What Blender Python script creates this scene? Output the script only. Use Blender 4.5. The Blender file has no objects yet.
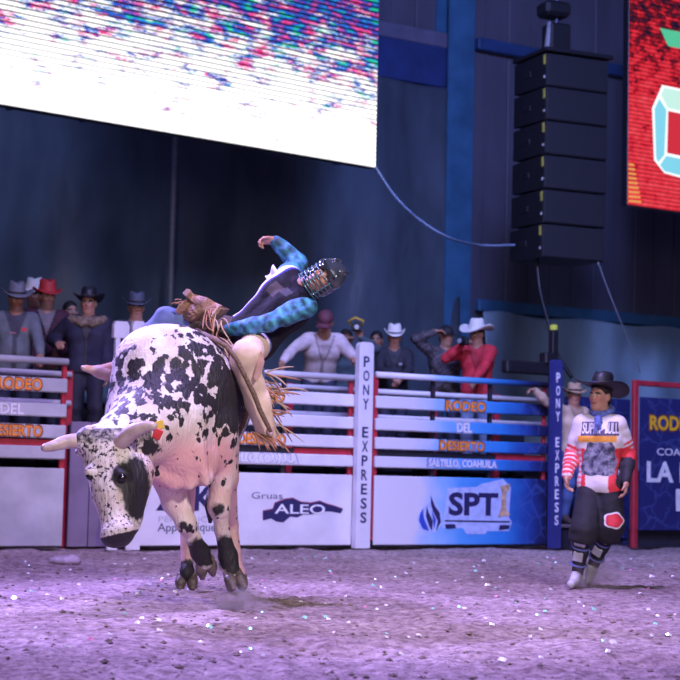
import bpy, bmesh, math, random
import numpy as np
from mathutils import Vector, Matrix
from mathutils.bvhtree import BVHTree

# ------------------------------------------------------------------ camera
F = 1700.0                      # focal length in pixels of the 680 px frame
CAMZ = 0.90
PITCH = math.atan(135 / F)
ROLL = math.radians(1.3)
scene = bpy.context.scene
COL = scene.collection
c_f = np.array([0, math.cos(PITCH), math.sin(PITCH)])
_r0 = np.array([1.0, 0, 0]); _u0 = np.array([0, -math.sin(PITCH), math.cos(PITCH)])
c_r = math.cos(ROLL) * _r0 + math.sin(ROLL) * _u0
c_u = -math.sin(ROLL) * _r0 + math.cos(ROLL) * _u0
cam_d = bpy.data.cameras.new('camera')
cam = bpy.data.objects.new('camera', cam_d)
COL.objects.link(cam)
cam.matrix_world = Matrix(((c_r[0], c_u[0], -c_f[0], 0), (c_r[1], c_u[1], -c_f[1], 0),
                           (c_r[2], c_u[2], -c_f[2], CAMZ), (0, 0, 0, 1)))
cam_d.sensor_width = 36
cam_d.lens = 36 * F / 680
cam_d.clip_end = 200
cam_d.dof.use_dof = True
cam_d.dof.focus_distance = 11.1
cam_d.dof.aperture_fstop = 3.6
scene.camera = cam

# ------------------------------------------------------------------ world and lights
vs = scene.view_settings
vs.view_transform = 'Standard'; vs.look = 'None'; vs.gamma = 1; vs.use_curve_mapping = False
vs.exposure = 0.0
w = bpy.data.worlds.new('arena_air'); scene.world = w
w.use_nodes = True
w.node_tree.nodes['Background'].inputs[0].default_value = (0.16, 0.17, 0.42, 1)
w.node_tree.nodes['Background'].inputs[1].default_value = 0.14

def lamp(name, kind, loc, target, energy, color, size=1.0, spot=60, blend=0.6, label=None):
    d = bpy.data.lights.new(name, kind)
    d.energy = energy; d.color = color
    if kind == 'AREA':
        d.shape = 'DISK'; d.size = size
    else:
        d.shadow_soft_size = size
    if kind == 'SPOT':
        d.spot_size = math.radians(spot); d.spot_blend = blend
    o = bpy.data.objects.new(name, d); COL.objects.link(o)
    o.location = loc
    o.rotation_euler = (Vector(target) - Vector(loc)).to_track_quat('-Z', 'Y').to_euler()
    return o
# truss lights of the arena, plus two added fill lights
lamp('arena_light_front', 'SPOT', (3.6, 3.2, 5.6), (-0.4, 12.5, 1.0), 3300, (1.0, 0.88, 0.84), 0.4, 42, 0.8)
lamp('front_fill_light', 'AREA', (-2.0, -8.0, 4.5), (0.0, 14, 1.2), 800, (1.0, 0.80, 0.95), 5.0)  # soft fill added behind the camera to brighten faces under hats
lamp('arena_light_wash', 'SPOT', (-0.5, 10.0, 11.5), (0.6, 13.5, 0), 9800, (0.48, 0.36, 1.0), 0.8, 90, 0.9)
lamp('arena_light_rim', 'SPOT', (-6.5, 16.5, 8.0), (-1.2, 11, 1.0), 11500, (0.44, 0.34, 1.0), 0.35, 52, 1.0)
lamp('arena_light_back', 'SPOT', (4.0, 10.0, 8.5), (2.2, 22.5, 1.0), 2700, (0.50, 0.57, 1.0), 0.8, 60, 0.9)
lamp('arena_light_wall', 'SPOT', (2.0, 12.0, 10.5), (3.5, 30, 4.5), 8500, (0.30, 0.38, 1.0), 1.0, 95, 1.0)
lamp('tarp_fill_light', 'SPOT', (-4.6, 22.0, 7.4), (-7.5, 26.5, 2.6), 420, (0.34, 0.46, 1.0), 0.8, 120, 1.0)  # unseen lamp added behind the screen to brighten the tarp

# ------------------------------------------------------------------ pixel to place
def ray(px, py):
    return c_f + (px - 340) / F * c_r - (py - 340) / F * c_u
def P(px, py, Y):
    d = ray(px, py); d = d * (Y / d[1])
    return np.array([d[0], d[1], d[2] + CAMZ])
def PX(p):
    v = np.asarray(p, float) - np.array([0, 0, CAMZ])
    z = v @ c_f
    return 340 + F * (v @ c_r) / z, 340 - F * (v @ c_u) / z
def Z(px, z, Y):
    """point at image column px, height z, distance Y"""
    py = 480
    for _ in range(6):
        py = py + (P(px, py, Y)[2] - z) * F / Y
    return P(px, py, Y)
FANG = math.radians(32.5)
FU = np.array([math.cos(FANG), math.sin(FANG)])
FB = np.array([-math.sin(FANG), math.cos(FANG)])         # away from the arena
FA = P(0, 460, 18.4)[:2]
def FL(px, back=0.0, py=460):
    """place on the chute line (or a line back metres behind it) seen at column px -> (xy, t)"""
    d = ray(px, py)[:2]; o = FA + back * FB
    # o + t*FU = s*d
    m = np.array([[FU[0], -d[0]], [FU[1], -d[1]]])
    t, s = np.linalg.solve(m, -o)
    return o + t * FU, t
def GP(px, py, back=0.0):
    """(t, z) on the chute plane seen at a pixel"""
    xy, t = FL(px, back, py)
    return t, P(px, py, xy[1])[2]

# ------------------------------------------------------------------ materials
def lin(c):
    if isinstance(c, str):
        c = c.lstrip('#'); c = [int(c[i:i + 2], 16) / 255 for i in (0, 2, 4)]
        return tuple(((x / 12.92) if x < 0.04045 else ((x + 0.055) / 1.055) ** 2.4) for x in c)
    return tuple(c)
MATS = {}
def nt(name):
    m = bpy.data.materials.new(name); m.use_nodes = True
    t = m.node_tree; b = t.nodes['Principled BSDF']
    return m, t, b
def node(t, kind, **kw):
    n = t.nodes.new(kind)
    for k, v in kw.items():
        if k.startswith('i_'):
            key = k[2:]
            key = int(key) if key.isdigit() else key.replace('_', ' ')
            n.inputs[key].default_value = v
        else:
            setattr(n, k, v)
    return n
def mat(name, col, rough=0.6, var=0.15, scale=12.0, bump=0.0, bscale=60.0, metal=0.0, attr=None, spec=0.5, stretch=None):
    """plain surface with grain and slight colour change; attr names a colour attribute to use"""
    if name in MATS: return MATS[name]
    m, t, b = nt(name)
    L = t.links.new
    tc = node(t, 'ShaderNodeTexCoord')
    src = tc.outputs['Object']
    if stretch:
        mp = node(t, 'ShaderNodeMapping'); mp.inputs['Scale'].default_value = stretch
        L(src, mp.inputs[0]); src = mp.outputs[0]
    nz = node(t, 'ShaderNodeTexNoise'); nz.inputs['Scale'].default_value = scale; nz.inputs['Detail'].default_value = 4
    L(src, nz.inputs['Vector'])
    mr = node(t, 'ShaderNodeMapRange'); mr.inputs[1].default_value = 0.3; mr.inputs[2].default_value = 0.7
    mr.inputs[3].default_value = 1 - var; mr.inputs[4].default_value = 1 + var
    L(nz.outputs['Fac'], mr.inputs[0])
    mx = node(t, 'ShaderNodeMix', data_type='RGBA', blend_type='MULTIPLY')
    mx.inputs[0].default_value = 1.0
    if attr:
        a = node(t, 'ShaderNodeAttribute', attribute_name=attr)
        L(a.outputs['Color'], mx.inputs[6])
    else:
        mx.inputs[6].default_value = (*lin(col), 1)
    L(mr.outputs[0], mx.inputs[7])
    L(mx.outputs[2], b.inputs['Base Color'])
    b.inputs['Roughness'].default_value = rough; b.inputs['Metallic'].default_value = metal
    b.inputs['Specular IOR Level'].default_value = spec
    if bump:
        n2 = node(t, 'ShaderNodeTexNoise'); n2.inputs['Scale'].default_value = bscale; n2.inputs['Detail'].default_value = 3
        L(src, n2.inputs['Vector'])
        bp = node(t, 'ShaderNodeBump'); bp.inputs['Strength'].default_value = bump; bp.inputs['Distance'].default_value = 0.02
        L(n2.outputs['Fac'], bp.inputs['Height']); L(bp.outputs[0], b.inputs['Normal'])
    MATS[name] = m
    return m

# ------------------------------------------------------------------ object helpers
def link(name, me, material=None, parent=None, smooth=False):
    o = bpy.data.objects.new(name, me); COL.objects.link(o)
    if material:
        for mm in (material if isinstance(material, (list, tuple)) else [material]): me.materials.append(mm)
    if smooth: me.polygons.foreach_set('use_smooth', [True] * len(me.polygons))
    if parent: o.parent = parent
    return o
def tag(o, label=None, cat=None, group=None, kind=None):
    if label: o['label'] = label
    if cat: o['category'] = cat
    if group: o['group'] = group
    if kind: o['kind'] = kind
    return o
def empty(name, loc=(0, 0, 0), rz=0.0):
    o = bpy.data.objects.new(name, None); COL.objects.link(o)
    o.empty_display_size = 0.2
    o.location = [float(x) for x in loc]; o.rotation_euler = (0, 0, rz)
    return o
def mesh_np(name, v, f):
    me = bpy.data.meshes.new(name)
    me.from_pydata(np.asarray(v, float).tolist(), [], [list(map(int, q)) for q in f])
    me.validate(); me.update()
    return me
class MB:
    def __init__(s): s.v = []; s.f = []
    def add(s, v, f):
        o = len(s.v); s.v += [tuple(map(float, x)) for x in v]; s.f += [tuple(i + o for i in q) for q in f]; return s
    def box(s, c, d, R=None, bev=0.0):
        c = np.array(c, float); h = np.array(d, float) / 2
        if bev > 0:
            bev = min(bev, min(h) * 0.9)
            pts = []; 
            bm = bmesh.new(); bmesh.ops.create_cube(bm, size=1.0)
            for q in bm.verts: q.co = Vector((q.co.x * d[0], q.co.y * d[1], q.co.z * d[2]))
            bmesh.ops.bevel(bm, geom=list(bm.edges), offset=bev, segments=1, affect='EDGES', profile=0.5)
            bm.verts.ensure_lookup_table(); bm.verts.index_update()
            pts = np.array([q.co[:] for q in bm.verts]); fs = [[q.index for q in fc.verts] for fc in bm.faces]; bm.free()
        else:
            pts = np.array([[x, y, z] for x in (-1, 1) for y in (-1, 1) for z in (-1, 1)]) * h
            fs = [(0, 1, 3, 2), (4, 6, 7, 5), (0, 4, 5, 1), (2, 3, 7, 6), (0, 2, 6, 4), (1, 5, 7, 3)]
        if R is not None: pts = pts @ np.array(R).T
        return s.add(pts + c, fs)
    def tube(s, pts, r, n=10, cap=True):
        pts = [np.array(p, float) for p in pts]
        rs = r if isinstance(r, (list, tuple, np.ndarray)) else [r] * len(pts)
        ring = []; up = np.array([0.13, 0.21, 0.97])
        for i, p in enumerate(pts):
            d = pts[min(i + 1, len(pts) - 1)] - pts[max(i - 1, 0)]; d = d / (np.linalg.norm(d) + 1e-9)
            a = np.cross(d, up)
            if np.linalg.norm(a) < 1e-3: a = np.cross(d, [1, 0, 0])
            a /= np.linalg.norm(a); b = np.cross(d, a)
            up = b if False else up
            ring.append([p + rs[i] * (math.cos(t) * a + math.sin(t) * b) for t in np.linspace(0, 2 * math.pi, n, endpoint=False)])
        v = [q for g in ring for q in g]
        f = []
        for i in range(len(pts) - 1):
            for j in range(n):
                k = (j + 1) % n
                f.append((i * n + j, i * n + k, (i + 1) * n + k, (i + 1) * n + j))
        if cap:
            f.append(tuple(range(n - 1, -1, -1))); f.append(tuple((len(pts) - 1) * n + j for j in range(n)))
        return s.add(v, f)
    def grid(s, fn, nu, nv, closed=False):
        v = [fn(i / nu, j / nv) for i in range(nu + 1) for j in range(nv + 1)]
        f = [(i * (nv + 1) + j, (i + 1) * (nv + 1) + j, (i + 1) * (nv + 1) + j + 1, i * (nv + 1) + j + 1) for i in range(nu) for j in range(nv)]
        return s.add(v, f)
    def prism(s, poly, y0, y1, mapf=lambda x, z, y: (x, y, z)):
        n = len(poly)
        v = [mapf(x, z, y0) for x, z in poly] + [mapf(x, z, y1) for x, z in poly]
        f = [tuple(range(n)), tuple(range(2 * n - 1, n - 1, -1))] + [(i, i + n, (i + 1) % n + n, (i + 1) % n) for i in range(n)]
        return s.add(v, f)
    def build(s, name, material, parent=None, smooth=False, solid=0.0):
        me = mesh_np(name, s.v, s.f)
        bm = bmesh.new(); bm.from_mesh(me); bmesh.ops.recalc_face_normals(bm, faces=bm.faces); bm.to_mesh(me); bm.free()
        o = link(name, me, material, parent, smooth)
        if solid:
            md = o.modifiers.new('thickness', 'SOLIDIFY'); md.thickness = solid; md.offset = 0
        return o

def text_mesh(body, width, height, bold=0.0, extrude=0.0):
    """letters as a mesh in the xz plane centred on the origin, fitted to width x height"""
    cu = bpy.data.curves.new('letters', 'FONT'); cu.body = body; cu.align_x = 'CENTER'; cu.align_y = 'CENTER'
    cu.size = 1; cu.offset = bold; cu.extrude = 0.02; cu.resolution_u = 3
    ob = bpy.data.objects.new('letters', cu); COL.objects.link(ob)
    dg = bpy.context.evaluated_depsgraph_get()
    me = bpy.data.meshes.new_from_object(ob.evaluated_get(dg))
    bpy.data.objects.remove(ob); bpy.data.curves.remove(cu)
    n = len(me.vertices); co = np.empty(n * 3); me.vertices.foreach_get('co', co); co = co.reshape(n, 3)
    lo, hi = co.min(0), co.max(0)
    x = (co[:, 0] - (lo[0] + hi[0]) / 2) / max(hi[0] - lo[0], 1e-6) * width
    z = (co[:, 1] - (lo[1] + hi[1]) / 2) / max(hi[1] - lo[1], 1e-6) * height
    y = np.where(co[:, 2] > 0, -extrude, 0.0)
    me.vertices.foreach_set('co', np.stack([x, y, z], 1).ravel()); me.materials.clear(); me.update()
    return me
def letters(name, body, parent, loc, width, height, material, bold=0.02, extrude=0.004, rot=None):
    o = link(name, text_mesh(body, width, height, bold, extrude), material, parent)
    o.location = [float(q) for q in loc]
    if rot: o.rotation_euler = rot
    return o

# ------------------------------------------------------------------ rounded bodies: blended solids meshed on a grid
def V(*a): return np.array(a if len(a) > 1 else a[0], float)
def unit(v): v = np.asarray(v, float); return v / (np.linalg.norm(v) + 1e-9)
def lerp(a, b, t): return np.asarray(a, float) * (1 - t) + np.asarray(b, float) * t
def cap(a, b, ra, rb=None, k=0.02, op='u'): return ('c', V(a), V(b), ra, ra if rb is None else rb, k, op)
def ell(c, r, R=None, k=0.02, op='u'): return ('e', V(c), V(r), np.eye(3) if R is None else np.asarray(R, float), 0, k, op)
def bounds(p):
    if p[0] == 'c':
        r = max(p[3], p[4]); return np.minimum(p[1], p[2]) - r, np.maximum(p[1], p[2]) + r
    r = np.sqrt(((p[3] * p[2][None, :]) ** 2).sum(1)); return p[1] - r, p[1] + r
def solid(prims, h):
    bs = [bounds(p) for p in prims if p[6] == 'u']
    lo = np.min([b[0] for b in bs], 0) - 3 * h; hi = np.max([b[1] for b in bs], 0) + 3 * h
    n = np.ceil((hi - lo) / h).astype(int) + 1
    ax = [lo[i] + h * np.arange(n[i]) for i in range(3)]
    f = np.full(n, 1.0, np.float32)
    for p in prims:
        b0, b1 = bounds(p); k = p[5]; m = 2.5 * h + k
        i0 = np.clip(np.floor((b0 - m - lo) / h).astype(int), 0, n); i1 = np.clip(np.ceil((b1 + m - lo) / h).astype(int) + 1, 0, n)
        if np.any(i1 <= i0): continue
        sl = tuple(slice(i0[i], i1[i]) for i in range(3))
        X = ax[0][sl[0]][:, None, None]; Y = ax[1][sl[1]][None, :, None]; Zz = ax[2][sl[2]][None, None, :]
        if p[0] == 'c':
            a, bb = p[1], p[2]; ab = bb - a; L2 = ab @ ab + 1e-12
            t = np.clip(((X - a[0]) * ab[0] + (Y - a[1]) * ab[1] + (Zz - a[2]) * ab[2]) / L2, 0, 1)
            d = np.sqrt((X - a[0] - t * ab[0]) ** 2 + (Y - a[1] - t * ab[1]) ** 2 + (Zz - a[2] - t * ab[2]) ** 2) - (p[3] + t * (p[4] - p[3]))
        else:
            c, r, R = p[1], p[2], p[3]
            q = [((X - c[0]) * R[0, i] + (Y - c[1]) * R[1, i] + (Zz - c[2]) * R[2, i]) / r[i] for i in range(3)]
            k0 = np.sqrt(q[0] ** 2 + q[1] ** 2 + q[2] ** 2); k1 = np.sqrt((q[0] / r[0]) ** 2 + (q[1] / r[1]) ** 2 + (q[2] / r[2]) ** 2) + 1e-9
            d = k0 * (k0 - 1) / k1
        g = f[sl]
        if p[6] == 'u':
            hh = np.clip(0.5 + 0.5 * (g - d) / k, 0, 1); f[sl] = g * (1 - hh) + d * hh - k * hh * (1 - hh)
        else:
            d = -d; hh = np.clip(0.5 - 0.5 * (g - d) / k, 0, 1); f[sl] = g * (1 - hh) + d * hh + k * hh * (1 - hh)
    s = f < 0
    c = np.zeros(np.array(n) - 1, np.int8)
    offs = [(i, j, k) for i in (0, 1) for j in (0, 1) for k in (0, 1)]
    for o in offs: c += s[o[0]:n[0] - 1 + o[0], o[1]:n[1] - 1 + o[1], o[2]:n[2] - 1 + o[2]]
    mk = (c > 0) & (c < 8)
    ijk = np.argwhere(mk); idx = np.full(c.shape, -1, np.int64); idx[mk] = np.arange(len(ijk))
    vals = {o: f[ijk[:, 0] + o[0], ijk[:, 1] + o[1], ijk[:, 2] + o[2]] for o in offs}
    acc = np.zeros((len(ijk), 3)); cnt = np.zeros(len(ijk))
    for o in offs:
        for d in range(3):
            if o[d] == 0:
                q = list(o); q[d] = 1; fa, fb = vals[o], vals[tuple(q)]
                cr = (fa < 0) != (fb < 0); t = np.where(cr, fa / np.where(cr, fa - fb, 1), 0)
                pt = np.tile(np.array(o, float), (len(ijk), 1)); pt[:, d] += t
                acc += pt * cr[:, None]; cnt += cr
    v = lo + (ijk + acc / cnt[:, None]) * h
    fs = []
    for d in range(3):
        e = np.diff(s.astype(np.int8), axis=d) != 0
        w = np.argwhere(e)
        o1, o2 = (d + 1) % 3, (d + 2) % 3
        w = w[(w[:, o1] > 0) & (w[:, o1] < n[o1] - 1) & (w[:, o2] > 0) & (w[:, o2] < n[o2] - 1)]
        def at(a, b):
            q = w.copy(); q[:, o1] -= a; q[:, o2] -= b; return idx[q[:, 0], q[:, 1], q[:, 2]]
        q = np.stack([at(1, 1), at(0, 1), at(0, 0), at(1, 0)], 1)
        fl = ~s[w[:, 0], w[:, 1], w[:, 2]]
        q[fl] = q[fl][:, ::-1]; fs.append(q)
    q = np.concatenate(fs)
    return v, q[(q >= 0).all(1)]
def relax(v, q, it=2):
    for _ in range(it):
        a = np.zeros_like(v); c = np.zeros(len(v))
        for i in range(4):
            j = (i + 1) % 4
            np.add.at(a, q[:, i], v[q[:, j]]); np.add.at(c, q[:, i], 1)
            np.add.at(a, q[:, j], v[q[:, i]]); np.add.at(c, q[:, j], 1)
        v = v * 0.5 + 0.5 * a / np.maximum(c, 1)[:, None]
    return v
def quad_mesh(name, v, q):
    me = bpy.data.meshes.new(name)
    me.vertices.add(len(v)); me.vertices.foreach_set('co', np.asarray(v, np.float32).ravel())
    me.loops.add(len(q) * 4); me.loops.foreach_set('vertex_index', q.astype(np.int32).ravel())
    me.polygons.add(len(q)); me.polygons.foreach_set('loop_start', np.arange(0, len(q) * 4, 4, dtype=np.int32))
    me.update(calc_edges=True); me.validate()
    me.polygons.foreach_set('use_smooth', np.ones(len(me.polygons), bool))
    return me
def rumple(v, q, amp, seed=0):
    nrm = np.cross(v[q[:, 2]] - v[q[:, 0]], v[q[:, 3]] - v[q[:, 1]]); a = np.zeros_like(v)
    for i in range(4): np.add.at(a, q[:, i], nrm)
    a /= np.linalg.norm(a, axis=1)[:, None] + 1e-12
    t = v[:, 0] * 0.8 + v[:, 1] * 0.6
    s = vnoise(t * 11 + v[:, 2] * 6, v[:, 2] * 13 - t * 5, seed) + 0.6 * vnoise(t * 24 - v[:, 2] * 9, v[:, 2] * 22 + t * 8, seed + 1) - 0.8
    return v + a * (s * amp)[:, None]
def body_mesh(name, prims, h, material, parent, colors=None, it=1, fold=0.0, seed=0):
    v, q = solid(prims, h)
    v = relax(v, q, it)
    if fold: v = rumple(v, q, fold, seed)
    me = quad_mesh(name, v, q)
    if colors is not None:
        c = np.asarray(colors(v), np.float32)
        if c.shape[1] == 3: c = np.concatenate([c, np.ones((len(c), 1), np.float32)], 1)
        at = me.color_attributes.new('Col', 'FLOAT_COLOR', 'POINT'); at.data.foreach_set('color', c.ravel())
    o = link(name, me, material, parent)
    return o
def bvh_of(o):
    me = o.data
    n = len(me.vertices); co = np.empty(n * 3, np.float32); me.vertices.foreach_get('co', co)
    return BVHTree.FromPolygons([Vector(x) for x in co.reshape(-1, 3).tolist()], [list(p.vertices) for p in me.polygons])

# value noise for shapes
def vnoise(x, y, seed=0):
    xi = np.floor(x).astype(np.int64); yi = np.floor(y).astype(np.int64); fx = x - xi; fy = y - yi
    def hsh(a, b):
        q = (a * 374761393 + b * 668265263 + seed * 1442695041) & 0xFFFFFFFF
        q = ((q ^ (q >> 13)) * 1274126177) & 0xFFFFFFFF
        return ((q ^ (q >> 16)) & 0xFFFF) / 65535.0
    sx = fx * fx * (3 - 2 * fx); sy = fy * fy * (3 - 2 * fy)
    return (hsh(xi, yi) * (1 - sx) + hsh(xi + 1, yi) * sx) * (1 - sy) + (hsh(xi, yi + 1) * (1 - sx) + hsh(xi + 1, yi + 1) * sx) * sy
# ================================================================== the place
rng = random.Random(7)
NR = np.random.RandomState(5)
# ---- arena dirt
def ground_h(x, y):
    x = np.asarray(x, float); y = np.asarray(y, float)
    a = (vnoise(x * 0.7, y * 0.7, 1) - 0.5) * 0.05
    b = (vnoise(x * 2.6, y * 2.6, 2) - 0.5) * 0.045
    c = (vnoise(x * 7.0 + 3, y * 7.0, 3) - 0.5) * 0.032
    d = (vnoise(x * 17.0, y * 17.0, 4) - 0.5) * 0.018
    e = (vnoise(x * 38.0, y * 38.0, 9) - 0.5) * 0.010
    return (a + b + c + d + e) * 0.85 - 0.012
ys = 3.0 * (46 / 3.0) ** np.linspace(0, 1, 640)
us = np.linspace(-1, 1, 440); us = 0.42 * us + 0.58 * us ** 3
YY, UU = np.meshgrid(ys, us, indexing='ij')
XX = UU * (YY * 0.46 + 4.5)
ZZ = ground_h(XX, YY)
ny, nx = XX.shape
gv = np.stack([XX, YY, ZZ], 2).reshape(-1, 3)
ii, jj = np.meshgrid(np.arange(ny - 1), np.arange(nx - 1), indexing='ij')
gq = np.stack([ii * nx + jj, ii * nx + jj + 1, (ii + 1) * nx + jj + 1, (ii + 1) * nx + jj], 2).reshape(-1, 4)
def dirt_mat():
    m, t, b = nt('arena_dirt'); L = t.links.new
    tc = node(t, 'ShaderNodeTexCoord')
    n1 = node(t, 'ShaderNodeTexNoise'); n1.inputs['Scale'].default_value = 0.9; n1.inputs['Detail'].default_value = 6
    n2 = node(t, 'ShaderNodeTexNoise'); n2.inputs['Scale'].default_value = 14; n2.inputs['Detail'].default_value = 8; n2.inputs['Roughness'].default_value = 0.7
    L(tc.outputs['Object'], n1.inputs[0]); L(tc.outputs['Object'], n2.inputs[0])
    r1 = node(t, 'ShaderNodeValToRGB'); r1.color_ramp.elements[0].position = 0.36; r1.color_ramp.elements[1].position = 0.66
    r1.color_ramp.elements[0].color = (0.29, 0.225, 0.22, 1); r1.color_ramp.elements[1].color = (0.42, 0.345, 0.34, 1)
    r2 = node(t, 'ShaderNodeValToRGB'); r2.color_ramp.elements[0].position = 0.37; r2.color_ramp.elements[1].position = 0.64
    r2.color_ramp.elements[0].color = (0.48, 0.42, 0.44, 1); r2.color_ramp.elements[1].color = (1.35, 1.3, 1.3, 1)
    L(n1.outputs['Fac'], r1.inputs[0]); L(n2.outputs['Fac'], r2.inputs[0])
    mx = node(t, 'ShaderNodeMix', data_type='RGBA', blend_type='MULTIPLY'); mx.inputs[0].default_value = 1
    L(r1.outputs[0], mx.inputs[6]); L(r2.outputs[0], mx.inputs[7]); L(mx.outputs[2], b.inputs['Base Color'])
    b.inputs['Roughness'].default_value = 0.95; b.inputs['Specular IOR Level'].default_value = 0.15
    n3 = node(t, 'ShaderNodeTexNoise'); n3.inputs['Scale'].default_value = 45; n3.inputs['Detail'].default_value = 6
    L(tc.outputs['Object'], n3.inputs[0])
    bp = node(t, 'ShaderNodeBump'); bp.inputs['Strength'].default_value = 0.7; bp.inputs['Distance'].default_value = 0.03
    L(n3.outputs['Fac'], bp.inputs['Height']); L(bp.outputs[0], b.inputs['Normal'])
    return m
M_dirt = dirt_mat()
fo = link('floor', quad_mesh('floor', gv, gq), M_dirt); tag(fo, kind='structure', label='churned brown arena dirt with hoof marks', cat='floor')

# loose clods of dirt
cv = MB()
for i in range(3200):
    y = 6.8 * (22 / 6.8) ** rng.random(); x = (rng.random() * 2 - 1) * (y * 0.22 + 0.1)
    r = 0.003 + 0.013 * rng.random() ** 4
    if y > 17.6 + 0.55 * (x + 3.7): continue
    z = float(ground_h(x, y))
    vv = []
    for sx, sy, sz in ((1, 0, 0), (0, 1, 0), (-1, 0, 0), (0, -1, 0), (0, 0, 1), (0, 0, -1)):
        k = r * (0.7 + 0.6 * rng.random()); vv.append((x + sx * k * 1.5, y + sy * k * 1.3, z + r * 0.3 + sz * k * 0.8))
    cv.add(vv, [(0, 1, 4), (1, 2, 4), (2, 3, 4), (3, 0, 4), (1, 0, 5), (2, 1, 5), (3, 2, 5), (0, 3, 5)])
M_clod = mat('clod', (0.20, 0.15, 0.14), 0.95, 0.4, 30, spec=0.1)
tag(cv.build('dirt_clods', M_clod), 'small loose clods of brown dirt strewn over the arena', 'dirt', kind='stuff')

# ---- rear wall with its steel
WB = 7.0
M_wall = mat('wall_sheet', (0.105, 0.105, 0.155), 0.55, 0.2, 1.3, 0.12, 8, stretch=(1, 1, 0.3))
M_steel_blue = mat('blue_steel', (0.048, 0.155, 0.30), 0.45, 0.2, 3, 0.05, 30)
M_steel_dark = mat('dark_steel', (0.03, 0.045, 0.12), 0.5, 0.2, 3)
wx, _ = FL(340, WB); wroot = empty('wall_back', (*FL(340, WB)[0], 0), FANG)
tag(wroot, 'dark blue grey sheet metal wall behind the chutes', 'wall', kind='structure')
T0 = FL(340, WB)[1]
def WT(px, py, back=WB):
    t, z = GP(px, py, back); return t - T0, z
def wall_rect(mb, px0, py0, px1, py1, y0, y1, back=WB, bev=0.0):
    """box on the wall plane between two pixels, from depth y0 to y1 (negative = towards the arena)"""
    a, za = WT(px0, py0, back); b, zb = WT(px1, py1, back)
    mb.box(((a + b) / 2, (y0 + y1) / 2, (za + zb) / 2), (abs(b - a), abs(y1 - y0), abs(za - zb)), bev=bev); return mb
x_lo, x_hi = WT(-80, 300)[0] - 9.0, WT(790, 300)[0] + 6.0
pw = 1.05; k = 0
x = x_lo
while x < x_hi:
    o = MB().box((x + pw / 2, 0.05, 6.5), (pw - 0.02, 0.06, 13), bev=0.015).box((x + pw * 0.5, 0.02, 6.5), (0.05, 0.04, 13)).build('wall_sheet', M_wall, wroot)
    x += pw
o = MB().box(((x_lo + x_hi) / 2, 0.15, 6.5), (x_hi - x_lo, 0.1, 13)).build('wall_backing', M_steel_dark, wroot)

def wall_thing(name, mb, material, kind='structure', label=None, cat=None, smooth=False, solid=0):
    o = mb.build(name, material, None, smooth, solid)
    o.location = wroot.location; o.rotation_euler = wroot.rotation_euler
    return tag(o, label, cat, kind=kind)
# column (flanges and web)
xa, _ = WT(446.5, 200, WB - 0.44); xb, _ = WT(472, 200, WB - 0.44)
xa, xb = xa + 0.0, xb + 0.0
mb = MB().box(((xa + xb) / 2, -0.42, 6.0), (xb - xa, 0.04, 12.0)).box(((xa + xb) / 2, -0.03, 6.0), (xb - xa, 0.04, 12.0)).box(((xa + xb) / 2, -0.22, 6.0), (0.05, 0.4, 12.0))
wall_thing('trim_1', mb, M_steel_blue, label='blue steel column standing against the rear wall', cat='column')
def girt(n, py0, py1, pxa, pxb, pref, m, label):
    _, z0 = WT(pref, py0); _, z1 = WT(pref, py1); a, _ = WT(pxa, py0); b, _ = WT(pxb, py0)
    wall_thing('trim_%d' % n, MB().box(((a + b) / 2, -0.11, (z0 + z1) / 2), (b - a, 0.16, abs(z0 - z1)), bev=0.02), m, label=label, cat='beam')
girt(2, 50, 90, 250, 446, 440, mat('girt_blue', (0.03, 0.055, 0.19), 0.5, 0.2, 3), 'wide blue steel beam left of the blue column above the black tarp')
girt(3, 35, 50, 250, 446, 440, mat('girt_grey', (0.15, 0.15, 0.24), 0.5, 0.2, 3), 'pale grey narrow beam left of the blue column near the roof')
girt(4, 40, 52, 473, 790, 480, mat('girt_dim', (0.03, 0.075, 0.22), 0.5, 0.2, 3), 'blue steel beam right of the column behind the loudspeakers')
girt(5, 300, 312, 473, 790, 480, M_steel_blue, 'low blue steel beam above the grey green sheeting')

# black tarp on the left half of the wall
M_tarp = mat('hazed_black_tarp', (0.075, 0.10, 0.14), 0.42, 0.35, 1.5, 0.5, 5, stretch=(1, 1, 0.4))  # black lifted towards blue, arena haze put into the colour
def tarp(px0, px1, pyt, pyb, pref, name, m, amp, nf, label, seed, back_off=-0.3):
    a, _ = WT(px0, 300); b, _ = WT(px1, 300); _, zt = WT(pref, pyt)
    _, zb = WT(pref, pyb)
    if px0 < 0: a -= 8.0
    else: b += 6.0
    def fn(u, v):
        x = a + (b - a) * u; z = zt + (zb - zt) * v
        s = vnoise(np.array(u * nf), np.array(v * 2.2 + u * 3), seed) + 0.5 * vnoise(np.array(u * nf * 2.7 + v * 3), np.array(v * 5), seed + 1)
        y = back_off - amp * float(s) * (0.3 + 0.7 * v) - amp * 0.5 * math.sin(u * nf * 4.2 + 1.6 * math.sin(v * 3)) * (0.4 + 0.6 * v)
        return (x, y, z + (0.03 * math.sin(u * nf * 3)) * (1 - v))
    return wall_thing(name, MB().grid(fn, 240, 50), m, None, label, 'tarp', smooth=True, solid=0.004)
tarp(-80, 445, 92, 420, 440, 'hanging_tarp', M_tarp, 0.16, 15, 'black plastic tarp hanging in creases behind the crowd', 11)
M_tarp2 = mat('grey_green_sheet', (0.28, 0.42, 0.55), 0.5, 0.25, 1.5, 0.3, 6, stretch=(1, 1, 0.4))
tarp(474, 790, 313, 470, 480, 'hanging_sheet', M_tarp2, 0.22, 15, 'grey green sheeting hanging in folds below the low blue beam', 21, -0.2)
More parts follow.
